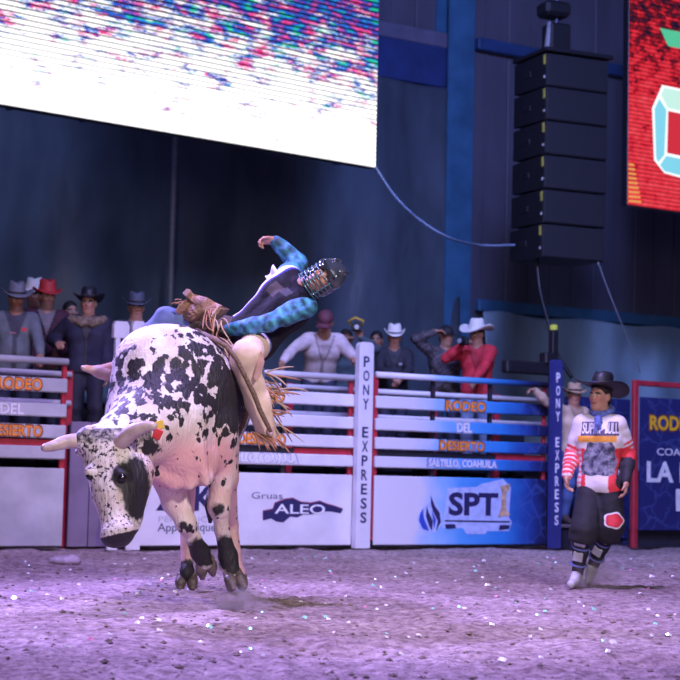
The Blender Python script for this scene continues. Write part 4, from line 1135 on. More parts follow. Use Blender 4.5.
colr = np.stack([np.clip(bias, 0, 1), pink, np.clip(dark, 0, 1), headm * 1.0], 1).astype(np.float32)
at = me.color_attributes.new('Coat', 'FLOAT_COLOR', 'POINT'); at.data.foreach_set('color', colr.ravel())
def coat_mat():
    m, t, bs = nt('spotted_coat'); L = t.links.new
    tc = node(t, 'ShaderNodeTexCoord'); a = node(t, 'ShaderNodeAttribute', attribute_name='Coat')
    sp = node(t, 'ShaderNodeSeparateColor'); L(a.outputs['Color'], sp.inputs[0])
    mp = node(t, 'ShaderNodeMapping'); mp.inputs['Scale'].default_value = (1.1, 0.8, 0.85); mp.inputs['Rotation'].default_value = (0, 0.5, 0); L(tc.outputs['Object'], mp.inputs[0])
    n1 = node(t, 'ShaderNodeTexNoise'); n1.inputs['Scale'].default_value = 14.5; n1.inputs['Detail'].default_value = 4; n1.inputs['Roughness'].default_value = 0.6; n1.inputs['Distortion'].default_value = 0.4; L(mp.outputs[0], n1.inputs[0])
    nf = node(t, 'ShaderNodeTexNoise'); nf.inputs['Scale'].default_value = 42; nf.inputs['Detail'].default_value = 4; nf.inputs['Roughness'].default_value = 0.65; L(tc.outputs['Object'], nf.inputs[0])
    vo_ = node(t, 'ShaderNodeTexVoronoi'); vo_.inputs['Scale'].default_value = 15; L(mp.outputs[0], vo_.inputs[0])
    vs_ = node(t, 'ShaderNodeMath', operation='MULTIPLY_ADD'); vs_.inputs[1].default_value = -0.42; vs_.inputs[2].default_value = 0.17; L(vo_.outputs['Distance'], vs_.inputs[0])
    va_ = node(t, 'ShaderNodeMath', operation='ADD'); L(n1.outputs['Fac'], va_.inputs[0]); L(vs_.outputs[0], va_.inputs[1])
    nm = node(t, 'ShaderNodeMix', data_type='FLOAT'); L(a.outputs['Alpha'], nm.inputs[0]); L(va_.outputs[0], nm.inputs[2]); L(nf.outputs['Fac'], nm.inputs[3])
    ad = node(t, 'ShaderNodeMath', operation='ADD'); L(nm.outputs[0], ad.inputs[0]); L(sp.outputs[0], ad.inputs[1])
    th = node(t, 'ShaderNodeMapRange'); th.inputs[1].default_value = 0.985; th.inputs[2].default_value = 1.02; L(ad.outputs[0], th.inputs[0])
    n4 = node(t, 'ShaderNodeTexNoise'); n4.inputs['Scale'].default_value = 26; n4.inputs['Detail'].default_value = 4; L(tc.outputs['Object'], n4.inputs[0])
    dk = node(t, 'ShaderNodeMath', operation='MULTIPLY_ADD'); dk.inputs[1].default_value = 0.6; dk.inputs[2].default_value = -0.3; L(n4.outputs['Fac'], dk.inputs[0])
    dk2 = node(t, 'ShaderNodeMath', operation='ADD'); L(dk.outputs[0], dk2.inputs[0]); L(sp.outputs[2], dk2.inputs[1])
    dk3 = node(t, 'ShaderNodeMapRange'); dk3.inputs[1].default_value = 0.36; dk3.inputs[2].default_value = 0.62; L(dk2.outputs[0], dk3.inputs[0])
    mxm = node(t, 'ShaderNodeMath', operation='MAXIMUM'); L(th.outputs[0], mxm.inputs[0]); L(dk3.outputs[0], mxm.inputs[1])
    n5 = node(t, 'ShaderNodeTexNoise'); n5.inputs['Scale'].default_value = 6; n5.inputs['Detail'].default_value = 5; L(tc.outputs['Object'], n5.inputs[0])
    wr_ = node(t, 'ShaderNodeValToRGB'); wr_.color_ramp.elements[0].position = 0.35; wr_.color_ramp.elements[0].color = (0.48, 0.41, 0.37, 1); wr_.color_ramp.elements[1].position = 0.65; wr_.color_ramp.elements[1].color = (0.74, 0.69, 0.66, 1)
    L(n5.outputs['Fac'], wr_.inputs[0])
    pk = node(t, 'ShaderNodeMix', data_type='RGBA'); L(sp.outputs[1], pk.inputs[0]); L(wr_.outputs[0], pk.inputs[6]); pk.inputs[7].default_value = (0.66, 0.36, 0.36, 1)
    fin = node(t, 'ShaderNodeMix', data_type='RGBA'); L(mxm.outputs[0], fin.inputs[0]); L(pk.outputs[2], fin.inputs[6]); fin.inputs[7].default_value = (0.016, 0.014, 0.017, 1)
    L(fin.outputs[2], bs.inputs['Base Color']); bs.inputs['Roughness'].default_value = 0.55; bs.inputs['Specular IOR Level'].default_value = 0.4
    n3 = node(t, 'ShaderNodeTexNoise'); n3.inputs['Scale'].default_value = 55; n3.inputs['Detail'].default_value = 5
    mp3 = node(t, 'ShaderNodeMapping'); mp3.inputs['Scale'].default_value = (1, 1, 0.35); L(tc.outputs['Object'], mp3.inputs[0]); L(mp3.outputs[0], n3.inputs[0])
    bp = node(t, 'ShaderNodeBump'); bp.inputs['Strength'].default_value = 0.6; bp.inputs['Distance'].default_value = 0.02; L(n3.outputs['Fac'], bp.inputs['Height']); L(bp.outputs[0], bs.inputs['Normal'])
    return m
bull_body = link('body', me, coat_mat(), BX)
# horns
M_horn = mat('horn', (0.44, 0.34, 0.31), 0.4, 0.25, 10, 0.2, 40)
def horn(pts, rs):
    out = []; rr = []
    n = len(pts)
    for i in range(n - 1):
        p0, p1, p2, p3 = pts[max(i - 1, 0)], pts[i], pts[i + 1], pts[min(i + 2, n - 1)]
        for s in np.linspace(0, 1, 6, endpoint=False):
            out.append(0.5 * ((2 * p1) + (p2 - p0) * s + (2 * p0 - 5 * p1 + 4 * p2 - p3) * s * s + (3 * p1 - p0 - 3 * p2 + p3) * s ** 3)); rr.append(rs[i] * (1 - s) + rs[i + 1] * s)
    e = unit(out[-1] - out[-2])
    for k_, f_ in ((0.0, 1.0), (0.010, 0.8), (0.017, 0.4)):
        out.append(pts[-1] + e * k_); rr.append(rs[-1] * f_)
    MB().tube(out, rr, 14).build('horn', M_horn, BX, True)
horn([b(92, 443, 10.45), b(80, 441, 10.44), b(66, 442, 10.42), b(53, 446, 10.38), b(44, 448, 10.33)], [0.05, 0.049, 0.043, 0.034, 0.024])
horn([b(114, 446, 10.42), b(123, 440, 10.36), b(134, 431, 10.30), b(145, 427, 10.27), b(154, 426, 10.25)], [0.05, 0.050, 0.046, 0.036, 0.026])
def ball(name, c, r, m, par, sq=(1, 1, 1)):
    vs_ = []; fs2 = []; n = 8
    for i in range(n + 1):
        for j in range(16):
            th = math.pi * i / n; ph = math.pi * j / 8
            vs_.append(np.asarray(c) + r * np.array([math.sin(th) * math.cos(ph) * sq[0], math.sin(th) * math.sin(ph) * sq[1], math.cos(th) * sq[2]]))
    for i in range(n):
        for j in range(16):
            k_ = (j + 1) % 16; fs2.append((i * 16 + j, (i + 1) * 16 + j, (i + 1) * 16 + k_, i * 16 + k_))
    return MB().add(vs_, fs2).build(name, m, par, True)
M_beye = mat('bull_eye', (0.008, 0.006, 0.006), 0.08, 0.02)
ball('eye', b(122, 478, 10.275), 0.028, M_beye, BX); ball('eye', b(90, 476, 10.33), 0.026, M_beye, BX)
# ear tags
t1 = MB().box(b(157.5, 434, 10.56), (0.055, 0.012, 0.065), R=Matrix.Rotation(0.4, 3, 'Y'), bev=0.004).build('ear_tag', mat('tag_red', (0.55, 0.03, 0.03), 0.4), BX)
t2_ = MB().box(b(160, 425, 10.57), (0.05, 0.012, 0.055), R=Matrix.Rotation(-0.3, 3, 'Y'), bev=0.004).build('ear_tag', mat('tag_yellow', (0.6, 0.4, 0.04), 0.4), BX)
# hooves: two claws each
M_hoof = mat('hoof', (0.115, 0.085, 0.08), 0.5, 0.5, 16, 0.4, 40)
def claws(ctr, d, side, L=0.12, r=0.042, gap=0.032):
    d = unit(d); side = unit(side - d * (side @ d))
    for s in (-1, 1):
        a = ctr + side * gap * s; e_ = a + d * L + side * 0.006 * s
        fw2 = np.cross(d, side); fw2 = fw2 if fw2[1] < 0 else -fw2
        tip = e_ + fw2 * 0.018; heel = a + d * L * 0.75 - fw2 * 0.022
        body_mesh('hoof', [cap(a, lerp(a, tip, 0.55), r * 0.74, r * 0.86, k=0.02), cap(lerp(a, tip, 0.5), tip, r * 0.86, r * 0.50, k=0.02), cap(a, heel, r * 0.62, r * 0.62, k=0.02), ell(e_ + d * 0.065, (0.055, 0.055, 0.055), k=0.006, op='s')], 0.008, M_hoof, BX)
claws(b(232, 572, 11.4), b(240, 594, 11.28) - b(232, 572, 11.4), V(1, 0.2, 0), 0.155)
claws(b(205, 560, 11.33), b(207, 577, 11.40) - b(205, 560, 11.33), V(0.9, 0.5, 0), 0.115, 0.043)
claws(bz(187, 0.115, 13.0), V(0, -0.35, -1), V(1, 0, 0), 0.11, 0.046, 0.042)
claws(bz(237, 0.115, 13.0), V(0, -0.35, -1), V(1, 0, 0), 0.11, 0.046, 0.042)
# tail behind
tp = [b(205, 385, 13.3), b(206, 395, 13.42), b(208, 430, 13.48), b(210, 470, 13.45), b(211, 490, 13.44)]
tl = MB().tube(tp, [0.045, 0.04, 0.03, 0.022, 0.02], 10).build('tail', bull_body.data.materials[0], BX, True)
MB().tube([tp[-1], tp[-1] - V(0, 0, 0.12), tp[-1] - V(0, 0, 0.26)], [0.03, 0.05, 0.012], 10).build('tail_switch', M_hair, tl, True)
# ================================================================== the rider
def plaid(name, c1, c2, c3, sc=1.0):
    m, t, bs = nt(name); L = t.links.new
    tc = node(t, 'ShaderNodeTexCoord')
    def bands(rot, scale, off):
        mp = node(t, 'ShaderNodeMapping'); mp.inputs['Rotation'].default_value = rot; mp.inputs['Location'].default_value = off; L(tc.outputs['Object'], mp.inputs[0])
        wv_ = node(t, 'ShaderNodeTexWave'); wv_.inputs['Scale'].default_value = scale; wv_.inputs['Distortion'].default_value = 4.0; wv_.inputs['Detail'].default_value = 2; L(mp.outputs[0], wv_.inputs[0]); return wv_
    a = bands((0, 0.6, 0.2), 5.5 * sc, (0, 0, 0)); b_ = bands((0.3, 0.6, 1.7), 5.5 * sc, (0.1, 0, 0)); d = bands((0, -0.97, 0.2), 4.0 * sc, (0, 0.3, 0))
    m1 = node(t, 'ShaderNodeMix', data_type='RGBA'); L(a.outputs['Fac'], m1.inputs[0]); m1.inputs[6].default_value = (*c1, 1); m1.inputs[7].default_value = (*c2, 1)
    r = node(t, 'ShaderNodeMapRange'); r.inputs[1].default_value = 0.55; r.inputs[2].default_value = 0.9; r.inputs[4].default_value = 0.7; L(d.outputs['Fac'], r.inputs[0])
    m2 = node(t, 'ShaderNodeMix', data_type='RGBA'); L(r.outputs[0], m2.inputs[0]); L(m1.outputs[2], m2.inputs[6]); m2.inputs[7].default_value = (*c3, 1)
    nn = node(t, 'ShaderNodeTexNoise'); nn.inputs['Scale'].default_value = 13; nn.inputs['Detail'].default_value = 4; L(tc.outputs['Object'], nn.inputs[0])
    nr = node(t, 'ShaderNodeMapRange'); nr.inputs[1].default_value = 0.35; nr.inputs[2].default_value = 0.65; nr.inputs[3].default_value = 0.35; nr.inputs[4].default_value = 1.5; L(nn.outputs['Fac'], nr.inputs[0])
    m3 = node(t, 'ShaderNodeMix', data_type='RGBA', blend_type='MULTIPLY'); m3.inputs[0].default_value = 1; L(m2.outputs[2], m3.inputs[6]); L(nr.outputs[0], m3.inputs[7])
    L(m3.outputs[2], bs.inputs['Base Color']); bs.inputs['Roughness'].default_value = 0.7
    n3 = node(t, 'ShaderNodeTexNoise'); n3.inputs['Scale'].default_value = 16; L(tc.outputs['Object'], n3.inputs[0])
    bp = node(t, 'ShaderNodeBump'); bp.inputs['Strength'].default_value = 0.6; bp.inputs['Distance'].default_value = 0.03; L(n3.outputs['Fac'], bp.inputs['Height']); L(bp.outputs[0], bs.inputs['Normal'])
    return m
RX = empty('person', P(245, 345, 11.65)); RO = np.array(RX.location)
tag(RX, 'helmeted rider in teal plaid shirt and leather chaps tipping off the bull', 'person')
def r_(px, py, Y): return P(px, py, Y) - RO
J = dict(hipR=r_(240, 334, 11.78), hipL=r_(259, 342, 11.66), shR=r_(287, 276, 11.83), shL=r_(306, 306, 11.60), neck=r_(303, 287, 11.68),
         head=r_(324, 278, 11.60), hu=V(0.80, -0.06, 0.52), hf=V(-0.42, -0.85, -0.12),
         elR=r_(299, 263, 12.03), wrR=r_(275, 241, 11.98), hdR=V(-1, -0.1, 0.02), pnR=V(-0.1, -0.5, -0.8),
         elL=r_(269, 323, 11.36), wrL=r_(229, 330, 11.50), hdL=V(-1, 0.15, -0.15), pnL=V(-0.1, 0.2, -1),
         knL=r_(247, 355, 11.24), anL=r_(262, 412, 11.42), toL=r_(270, 432, 11.32),
         knR=r_(166, 318, 11.62), anR=r_(119, 369, 11.62), toR=r_(86, 368, 11.50))
hc_ = (J['hipL'] + J['hipR']) / 2; sc_ = (J['shL'] + J['shR']) / 2; lx_ = unit(J['shL'] - J['shR']); up_ = unit(sc_ - hc_); fw_ = unit(np.cross(lx_, up_))
M_pl = plaid('teal_plaid', (0.02, 0.10, 0.17), (0.05, 0.26, 0.38), (0.08, 0.22, 0.55))
M_den = cloth('denim', (0.10, 0.14, 0.30))
d_ = dress(RX, J, 0, 0.010, M_pl, M_den, None, curl=0.75, fr=0.0105, curls={'R': 0.85, 'L': 1.0}, sleeve=0.97, shirt_r=0.018, fold=0.010)
def vest_col(v):
    q = v - sc_; t = (v - hc_) @ up_; lo_ = unit(lx_ - up_ * (lx_ @ up_)); a = (v - hc_) @ lo_
    col = np.tile(np.array([0.009, 0.008, 0.014]), (len(v), 1))
    f = q @ fw_
    col[(a < -0.125)] = (0.78, 0.75, 0.82)
    col[(a > -0.130) & (a < -0.108)] = (0.05, 0.045, 0.25)
    pt = (f > 0.05) & (np.abs(a + 0.02) < 0.05) & (np.abs(t - 0.36) < 0.05); col[pt] = (0.07, 0.055, 0.06)
    pt = (f > 0.05) & (np.abs(a - 0.07) < 0.04) & (np.abs(t - 0.40) < 0.03); col[pt] = (0.05, 0.05, 0.07)
    col[t < 0.03] = (0.018, 0.016, 0.025)
    return col
vp = torso_prims(J, 0.032)
vp += [ell(J['shL'] + lx_ * 0.035, (0.075, 0.075, 0.075), k=0.02, op='s'), ell(J['shR'] - lx_ * 0.035, (0.075, 0.075, 0.075), k=0.02, op='s')]
vest = body_mesh('vest', vp, 0.010, mat('vest_cloth', (0.02, 0.02, 0.03), 0.8, 0.2, 15, 0.3, 30, attr='Col', spec=0.2), RX, vest_col)
MB().grid(lambda u, w_: J['shR'] - lx_ * (0.10 + 0.10 * w_) - up_ * (0.14 - 0.10 * u) - fw_ * (0.03 + 0.02 * math.sin(u * 5)) , 6, 6).build('number_flap', M_lwhite, vest, True, 0.004)
# helmet
hl, hf, hu, HRm = head_axes(J); hc0 = J['head']
hq = lambda x, y, z: hc0 + x * hl + y * hf + z * hu
M_hel = mat('helmet_shell', (0.035, 0.045, 0.055), 0.16, 0.15, 8, spec=0.8)
hp = [ell(hq(0, -0.012, 0.045), (0.108, 0.130, 0.115), HRm), ell(hq(0, -0.03, -0.04), (0.104, 0.10, 0.10), HRm, 0.03),
      cap(hq(-0.088, 0.02, 0.05), hq(0.088, 0.02, 0.05), 0.03, k=0.02),
      cap(hq(-0.07, 0.105, 0.072), hq(0.07, 0.105, 0.072), 0.016, k=0.02), cap(hq(-0.05, -0.03, 0.155), hq(-0.05, 0.07, 0.13), 0.014, k=0.015), cap(hq(0.05, -0.03, 0.155), hq(0.05, 0.07, 0.13), 0.014, k=0.015),
      ell(hq(0, 0.10, -0.05), (0.080, 0.13, 0.088), HRm, 0.012, 's'), ell(hq(0, -0.01, -0.14), (0.085, 0.10, 0.09), HRm, 0.015, 's')]
hel = body_mesh('helmet', hp, 0.009, M_hel, RX)
M_bar = mat('cage_steel', (0.10, 0.20, 0.22), 0.3, 0.1, 10, metal=0.6)
for z0 in (0.012, -0.022, -0.052, -0.080, -0.105, -0.125):
    pts = [hq(0.108 * math.sin(a), 0.015 + (0.135 - 0.25 * max(0, -z0 - 0.09)) * math.cos(a), z0 - 0.012 * math.cos(a)) for a in np.linspace(-1.45, 1.45, 15)]
    MB().tube(pts, 0.0052, 6).build('cage_bar', M_bar, hel, True)
for a in (-0.85, 0.0, 0.85):
    pts = [hq(0.108 * math.sin(a), 0.015 + (0.135 - 0.25 * max(0, -z - 0.09)) * math.cos(a), z - 0.012) for z in np.linspace(0.03, -0.125, 8)]
    MB().tube(pts, 0.0052, 6).build('cage_bar', M_bar, hel, True)
MB().tube([hq(-0.09, 0.03, -0.06), hq(-0.06, 0.03, -0.12), hq(0, 0.045, -0.14), hq(0.06, 0.03, -0.12), hq(0.09, 0.03, -0.06)], 0.010, 6).build('chin_strap', M_black, hel, True)
# glove
body_mesh('glove', hand_prims(J, 'L', 0.014, 1.0) + [cap(J['wrL'], lerp(J['wrL'], J['elL'], 0.2), 0.036, 0.042, k=0.02)], 0.010, mat('glove_leather', (0.05, 0.035, 0.03), 0.6, 0.3, 14), RX)
# boots
M_boot = mat('boot_leather', (0.40, 0.26, 0.24), 0.45, 0.25, 14)
for s in 'LR':
    an, to, kn = J['an' + s], J['to' + s], J['kn' + s]; d = unit(to - an); sh = unit(an - kn)
    heel = an + sh * 0.06 - d * 0.03 * (s == 'R')
    tip = to + d * 0.02
    bt = body_mesh('boot', [cap(lerp(kn, an, 0.5), an, 0.062, 0.052, k=0.02), cap(an, heel, 0.05, 0.045, k=0.02), cap(heel, lerp(heel, tip, 0.5), 0.045, 0.042, k=0.03), cap(lerp(heel, tip, 0.4), tip, 0.045, 0.020, k=0.03)], 0.010, M_boot, RX)
# chaps
M_tan = mat('tan_chaps', (0.66, 0.50, 0.40), 0.7, 0.18, 9, 0.25, 22)
M_brn = mat('brown_chaps', (0.26, 0.145, 0.095), 0.75, 0.5, 9, 0.6, 22)
kL, aL, hL = J['knL'], J['anL'], J['hipL']
low = r_(267, 434, 11.40)
pr = [cap(lerp(hL, kL, 0.35), kL, 0.105, 0.098, k=0.04), cap(kL, r_(245, 360, 11.26), 0.102, 0.095, k=0.04), cap(r_(245, 362, 11.26), r_(258, 402, 11.34), 0.094, 0.082, k=0.04), cap(r_(258, 402, 11.34), low, 0.082, 0.070, k=0.04)]
cl = body_mesh('chap', pr, 0.011, M_tan, RX, fold=0.006)
# inner flap of the near chap
fl = [(262, 352), (265, 362), (262, 374), (257, 382), (254, 378), (257, 366), (258, 356)]
MB().prism([tuple(r_(x, y, 11.24)[[0, 2]]) for x, y in fl], 0, 0.012, lambda x, z, y: (x, r_(0, 0, 11.17)[1] + y, z)).build('chap_flap', mat('chap_rose', (0.42, 0.24, 0.21), 0.7, 0.2, 12), cl)
# flared wing of the far chap
wing = [(176, 311), (179, 305), (184, 301), (187, 299), (183, 293), (187, 289), (190, 290), (192, 294), (199, 296), (207, 298), (215, 303), (222, 306), (229, 309), (225, 314), (219, 318), (213, 321), (206, 321), (198, 322), (190, 321), (183, 320), (178, 316)]
cw = (203, 310)
NRg = 6
def wingpt(i, k):
    x = cw[0] + (wing[i][0] - cw[0]) * k; y = cw[1] + (wing[i][1] - cw[1]) * k
    return r_(x, y, 11.48 + 0.10 * k * k - 0.06 * math.sin(x * 0.30 + y * 0.2) * k)
wv2 = [wingpt(0, 0)] + [wingpt(i, (j + 1) / NRg) for j in range(NRg) for i in range(len(wing))]
n_ = len(wing); wf = [(0, 1 + i, 1 + (i + 1) % n_) for i in range(n_)] + [(1 + j * n_ + i, 1 + (j + 1) * n_ + i, 1 + (j + 1) * n_ + (i + 1) % n_, 1 + j * n_ + (i + 1) % n_) for j in range(NRg - 1) for i in range(n_)]
cf = MB().add(wv2, wf).build('chap', M_brn, RX, False, 0.010)
body_mesh('chap_leg', [cap(lerp(J['hipR'], J['knR'], 0.15), lerp(J['hipR'], J['knR'], 0.62), 0.108, 0.10, k=0.03)], 0.012, mat('dark_chap', (0.07, 0.045, 0.04), 0.7, 0.3, 12), RX)
# leather fringe
rf = random.Random(3)
M_fr = [mat('fringe_straw', (0.42, 0.29, 0.20), 0.7, 0.3, 20), mat('fringe_rust', (0.34, 0.16, 0.09), 0.7, 0.3, 20)]
def strip(p0, p1, sag, m, par, r0=0.006):
    mid = lerp(p0, p1, 0.5) + V(*sag)
    pts = [lerp(lerp(p0, mid, t), lerp(mid, p1, t), t) for t in np.linspace(0, 1, 8)]
    MB().tube(pts, [r0] * 6 + [r0 * 0.8, r0 * 0.4], 5).build('fringe', m, par, True)
for i in range(26):
    x0 = 258 + rf.random() * 10; y0 = 372 + rf.random() * 50
    L_ = 16 + rf.random() * 30; a = math.radians(-18 + rf.random() * 85)
    strip(r_(x0, y0, 11.34), r_(x0 + L_ * math.cos(a), y0 + L_ * math.sin(a), 11.30 + rf.random() * 0.2), ((rf.random() - 0.5) * 0.12, 0, (rf.random() - 0.3) * 0.10), M_fr[i % 2], cl)
for i in range(12):
    x0 = 252 + i * 2.1; y0 = 432 + i * 0.6
    strip(r_(x0, y0, 11.33), r_(x0 + 6 + rf.random() * 10, y0 + 8 + rf.random() * 10, 11.30), (0, 0, 0.02), M_fr[1], cl)
for i in range(12):
    x0 = 205 + rf.random() * 18; y0 = 306 + rf.random() * 16
    strip(r_(x0, y0, 11.42), r_(x0 - 8 + rf.random() * 18, y0 + 8 + rf.random() * 20, 11.35), ((rf.random() - 0.5) * 0.10, 0, (rf.random() - 0.5) * 0.1), M_fr[i % 2], cf)
for i in range(6):
    x0 = 177 + rf.random() * 10; y0 = 296 + rf.random() * 16
    strip(r_(x0, y0, 11.55), r_(x0 - 4 - rf.random() * 6, y0 - 4 + rf.random() * 6, 11.55), (0, 0, 0.01), M_fr[1], cf, 0.005)

# bull rope: a loop around the girth, handle and loose tail
bt_ = bvh_of(bull_body)
RP = empty('bull_rope', tuple(BO)); tag(RP, 'braided brown bull rope around the girth with a hanging tail', 'rope')
c0 = b(192, 402, 11.62)
pts = []
for i in range(49):
    a = 2 * math.pi * i / 48
    d = V(math.cos(a), 0.10 * math.sin(a), math.sin(a)); o_ = c0 + d * 1.2
    h_ = bt_.ray_cast(Vector(o_), Vector(-d))
    pts.append((np.array(h_[0]) + d * 0.014) if h_[0] is not None else c0 + d * 0.4)
MB().tube(pts, 0.02, 8).build('rope_loop', mat('braided_rope', (0.16, 0.10, 0.07), 0.8, 0.4, 60, 0.6, 80), RP, True)
q = lambda px, py, Y: P(px, py, Y) - BO
MB().tube([q(206, 334, 11.5), q(210, 328, 11.48), q(218, 326, 11.48), q(226, 330, 11.5), q(229, 337, 11.52)], 0.022, 8).build('rope_handle', mat('handle_leather', (0.07, 0.045, 0.035), 0.7, 0.3, 20), RP, True)
MB().tube([q(196, 330, 11.48), q(212, 338, 11.22), q(226, 346, 11.14), q(237, 360, 11.12), q(246, 378, 11.14), q(254, 394, 11.17), q(260, 410, 11.2), q(267, 424, 11.24), q(271, 432, 11.25)], [0.016, 0.017, 0.017, 0.016, 0.016, 0.017, 0.016, 0.016, 0.012], 8).build('rope_tail', MATS['braided_rope'], RP, True)
for i in range(9):
    x0 = 196 + i * 4
    strip(q(x0, 332 + i, 11.40), q(x0 + 8 + rf.random() * 12, 344 + i + rf.random() * 12, 11.24), ((rf.random() - 0.5) * 0.06, -0.03, 0.03), M_fr[i % 2], RP, 0.007)

# ================================================================== the bullfighter on foot
CY = 14.4
CX = empty('person', Z(586, 0, CY)); CO = np.array(CX.location)
tag(CX, 'bullfighter in white and red jersey, long black shorts and black hat', 'person')
def c_(px, py, dy=0.0): return P(px, py, CY + dy) - CO
def cz_(px, z, dy=0.0): return Z(px, z, CY + dy) - CO
J = dict(shR=c_(582, 424, 0.08), shL=c_(618, 424, -0.09), neck=c_(602, 413, 0.0), head=c_(600, 396, -0.02), hu=V(0.03, -0.06, 1), hf=V(-0.66, -0.74, 0.03),
         hipR=c_(591, 484, 0.05), hipL=c_(610, 484, -0.05), elR=c_(572, 454, 0.12), wrR=c_(567, 476, -0.02), hdR=V(-0.05, -0.25, -1), pnR=V(0.8, -0.4, 0),
         elL=c_(629, 454, -0.02), wrL=c_(626, 482, -0.18), hdL=V(-0.05, -0.25, -1), pnL=V(-0.85, 0.2, 0),
         knR=c_(584, 529, -0.14), anR=cz_(577, 0.10, -0.02), toR=cz_(571, 0.045, -0.22),
         knL=c_(611, 525, -0.06), anL=cz_(592, 0.16, 0.22), toL=cz_(588, 0.05, 0.06))
hc_ = (J['hipL'] + J['hipR']) / 2; sc_ = (J['shL'] + J['shR']) / 2; lx_ = unit(J['shL'] - J['shR']); up_ = unit(sc_ - hc_); fw_ = unit(np.cross(lx_, up_))
def jersey(v):
    W_ = np.array([0.74, 0.70, 0.74]); Rd = np.array([0.75, 0.045, 0.06])
    col = np.tile(W_, (len(v), 1))
    def along(s):
        sh, el, wr = J['sh' + s], J['el' + s], J['wr' + s]
        best = np.full(len(v), 9.0); t_ = np.zeros(len(v))
        for p0, p1, o, L in ((sh, el, 0, 1), (el, wr, 1, 1)):
            ab = p1 - p0; t = np.clip(((v - p0) @ ab) / (ab @ ab), 0, 1); d = np.linalg.norm(v - p0 - t[:, None] * ab, axis=1)
            u = d < best; best[u] = d[u]; t_[u] = o + t[u]
        return best, t_
    a = (v - hc_) @ lx_; t = (v - hc_) @ up_; f = (v - hc_) @ fw_
    side = np.abs(a)
    low_ = t < 0.30
    m = low_ & (a < -0.085) & (a > -0.125) & (f > 0); col[m] = Rd
    st = low_ & (a <= -0.125); col[st & ((t * 100 % 4.6) < 2.1)] = np.array([0.78, 0.20, 0.26])
    m = low_ & (a > 0.12); col[m] = Rd
    for s, lim in (('R', 0.112), ('L', 0.112)):
        d, tt = along(s); arm = (d < 0.085) & (side > 0.13)
        if s == 'R': on = arm & (tt > 0.72) & (((tt - 0.72) * 6.0 % 1) < 0.55)
        else: on = arm & (((tt > 0.55) & (tt < 0.9) & (((tt - 0.55) * 7 % 1) < 0.5)) | (tt >= 0.9))
        col[on] = Rd
        if s == 'L': col[arm & (tt > 1.25)] = (0.02, 0.02, 0.03)
    return col
M_jer = mat('jersey', (0.7, 0.7, 0.7), 0.75, 0.06, 8, 0.5, 13, attr='Col')
M_blk = cloth('black_cloth', (0.014, 0.014, 0.022), 0.25)
M_shoe = cloth('white_shoe', (0.5, 0.49, 0.55), 0.2)
out = dress(CX, J, 2, 0.0095, None, None, M_shoe, fr=0.0105, curl=0.55)
pr = torso_prims(J, 0.020)
for s in 'LR': pr += arm_prims(J, s, 0.016 if s == 'R' else 0.012, 0.93 if s == 'R' else 0.97)
pr.append(ell(hc_ - up_ * 0.39, (0.6, 0.6, 0.32), k=0.006, op='s'))
sh_ = body_mesh('shirt', pr, 0.009, M_jer, CX, jersey, fold=0.008)
pr = [cap(hc_ - lx_ * 0.07 + up_ * 0.03, hc_ + lx_ * 0.07 + up_ * 0.03, 0.116, k=0.05), cap(hc_ - lx_ * 0.055 + up_ * 0.10, hc_ + lx_ * 0.055 + up_ * 0.10, 0.104, k=0.03)]
for s in 'LR':
    hp_, kn_, an_ = J['hip' + s], J['kn' + s], J['an' + s]
    pr += [cap(hp_, kn_, 0.104, 0.112, k=0.04), cap(kn_, lerp(kn_, an_, 0.14), 0.112, 0.122, k=0.03)]
for s in 'LR':
    kn_, an_ = J['kn' + s], J['an' + s]; pr.append(ell(lerp(kn_, an_, 0.62), (0.19, 0.19, 0.19), k=0.006, op='s'))
shorts = body_mesh('shorts', pr, 0.010, M_blk, CX, fold=0.009)
for s in 'LR':
    kn_, an_ = J['kn' + s], J['an' + s]
    g_ = body_mesh('leg_guard', [cap(lerp(kn_, an_, 0.05), lerp(kn_, an_, 0.5), 0.068, 0.066, k=0.02), cap(lerp(kn_, an_, 0.45), lerp(kn_, an_, 0.92), 0.064, 0.050, k=0.02)], 0.010, M_blk, CX)
    ax_ = unit(an_ - kn_); fd_ = unit(V(-0.4, -0.9, 0) - ax_ * (V(-0.4, -0.9, 0) @ ax_)); sd_ = np.cross(ax_, fd_)
    Rg = np.stack([sd_, fd_, ax_], 1)
    for tq_, hh_, ww_ in ((0.26, 0.06, 0.10), (0.55, 0.085, 0.085)):
        MB().box(lerp(kn_, an_, tq_) + fd_ * 0.062, (ww_, 0.022, hh_), R=Rg, bev=0.008).build('guard_plate', mat('guard_pale', (0.42, 0.42, 0.5), 0.4), g_)
    for tq_ in (0.4, 0.75):
        pts = [lerp(kn_, an_, tq_) + 0.066 * (math.cos(a) * sd_ + math.sin(a) * fd_) for a in np.linspace(0, 2 * math.pi, 17)]
        MB().tube(pts, 0.009, 6).build('guard_strap', mat('strap_blue', (0.12, 0.14, 0.4), 0.6), g_)
# bandana
nk = J['neck']; hfh = unit(V(-0.4, -0.9, 0)); sdh = unit(np.cross(V(0, 0, 1), hfh))
ring = [nk + V(0, 0, 0.022 - 0.035 * math.cos(a)) + 0.082 * (math.cos(a) * hfh + math.sin(a) * sdh) for a in np.linspace(0, 2 * math.pi, 13)]
pr = [cap(ring[i], ring[i + 1], 0.026, k=0.015) for i in range(12)]
kn0 = nk + hfh * 0.115 - V(0, 0, 0.05)
pr += [cap(kn0, kn0 + hfh * 0.03 - V(0, 0, 0.05), 0.03, 0.02, k=0.02), cap(kn0, kn0 + hfh * 0.025 - V(0.02, 0, 0.13), 0.024, 0.012, k=0.02), cap(kn0, kn0 + hfh * 0.03 - V(-0.03, 0, 0.10), 0.022, 0.012, k=0.02)]
body_mesh('bandana', pr, 0.009, mat('bandana_blue', (0.12, 0.17, 0.50), 0.7, 0.35, 30), CX)
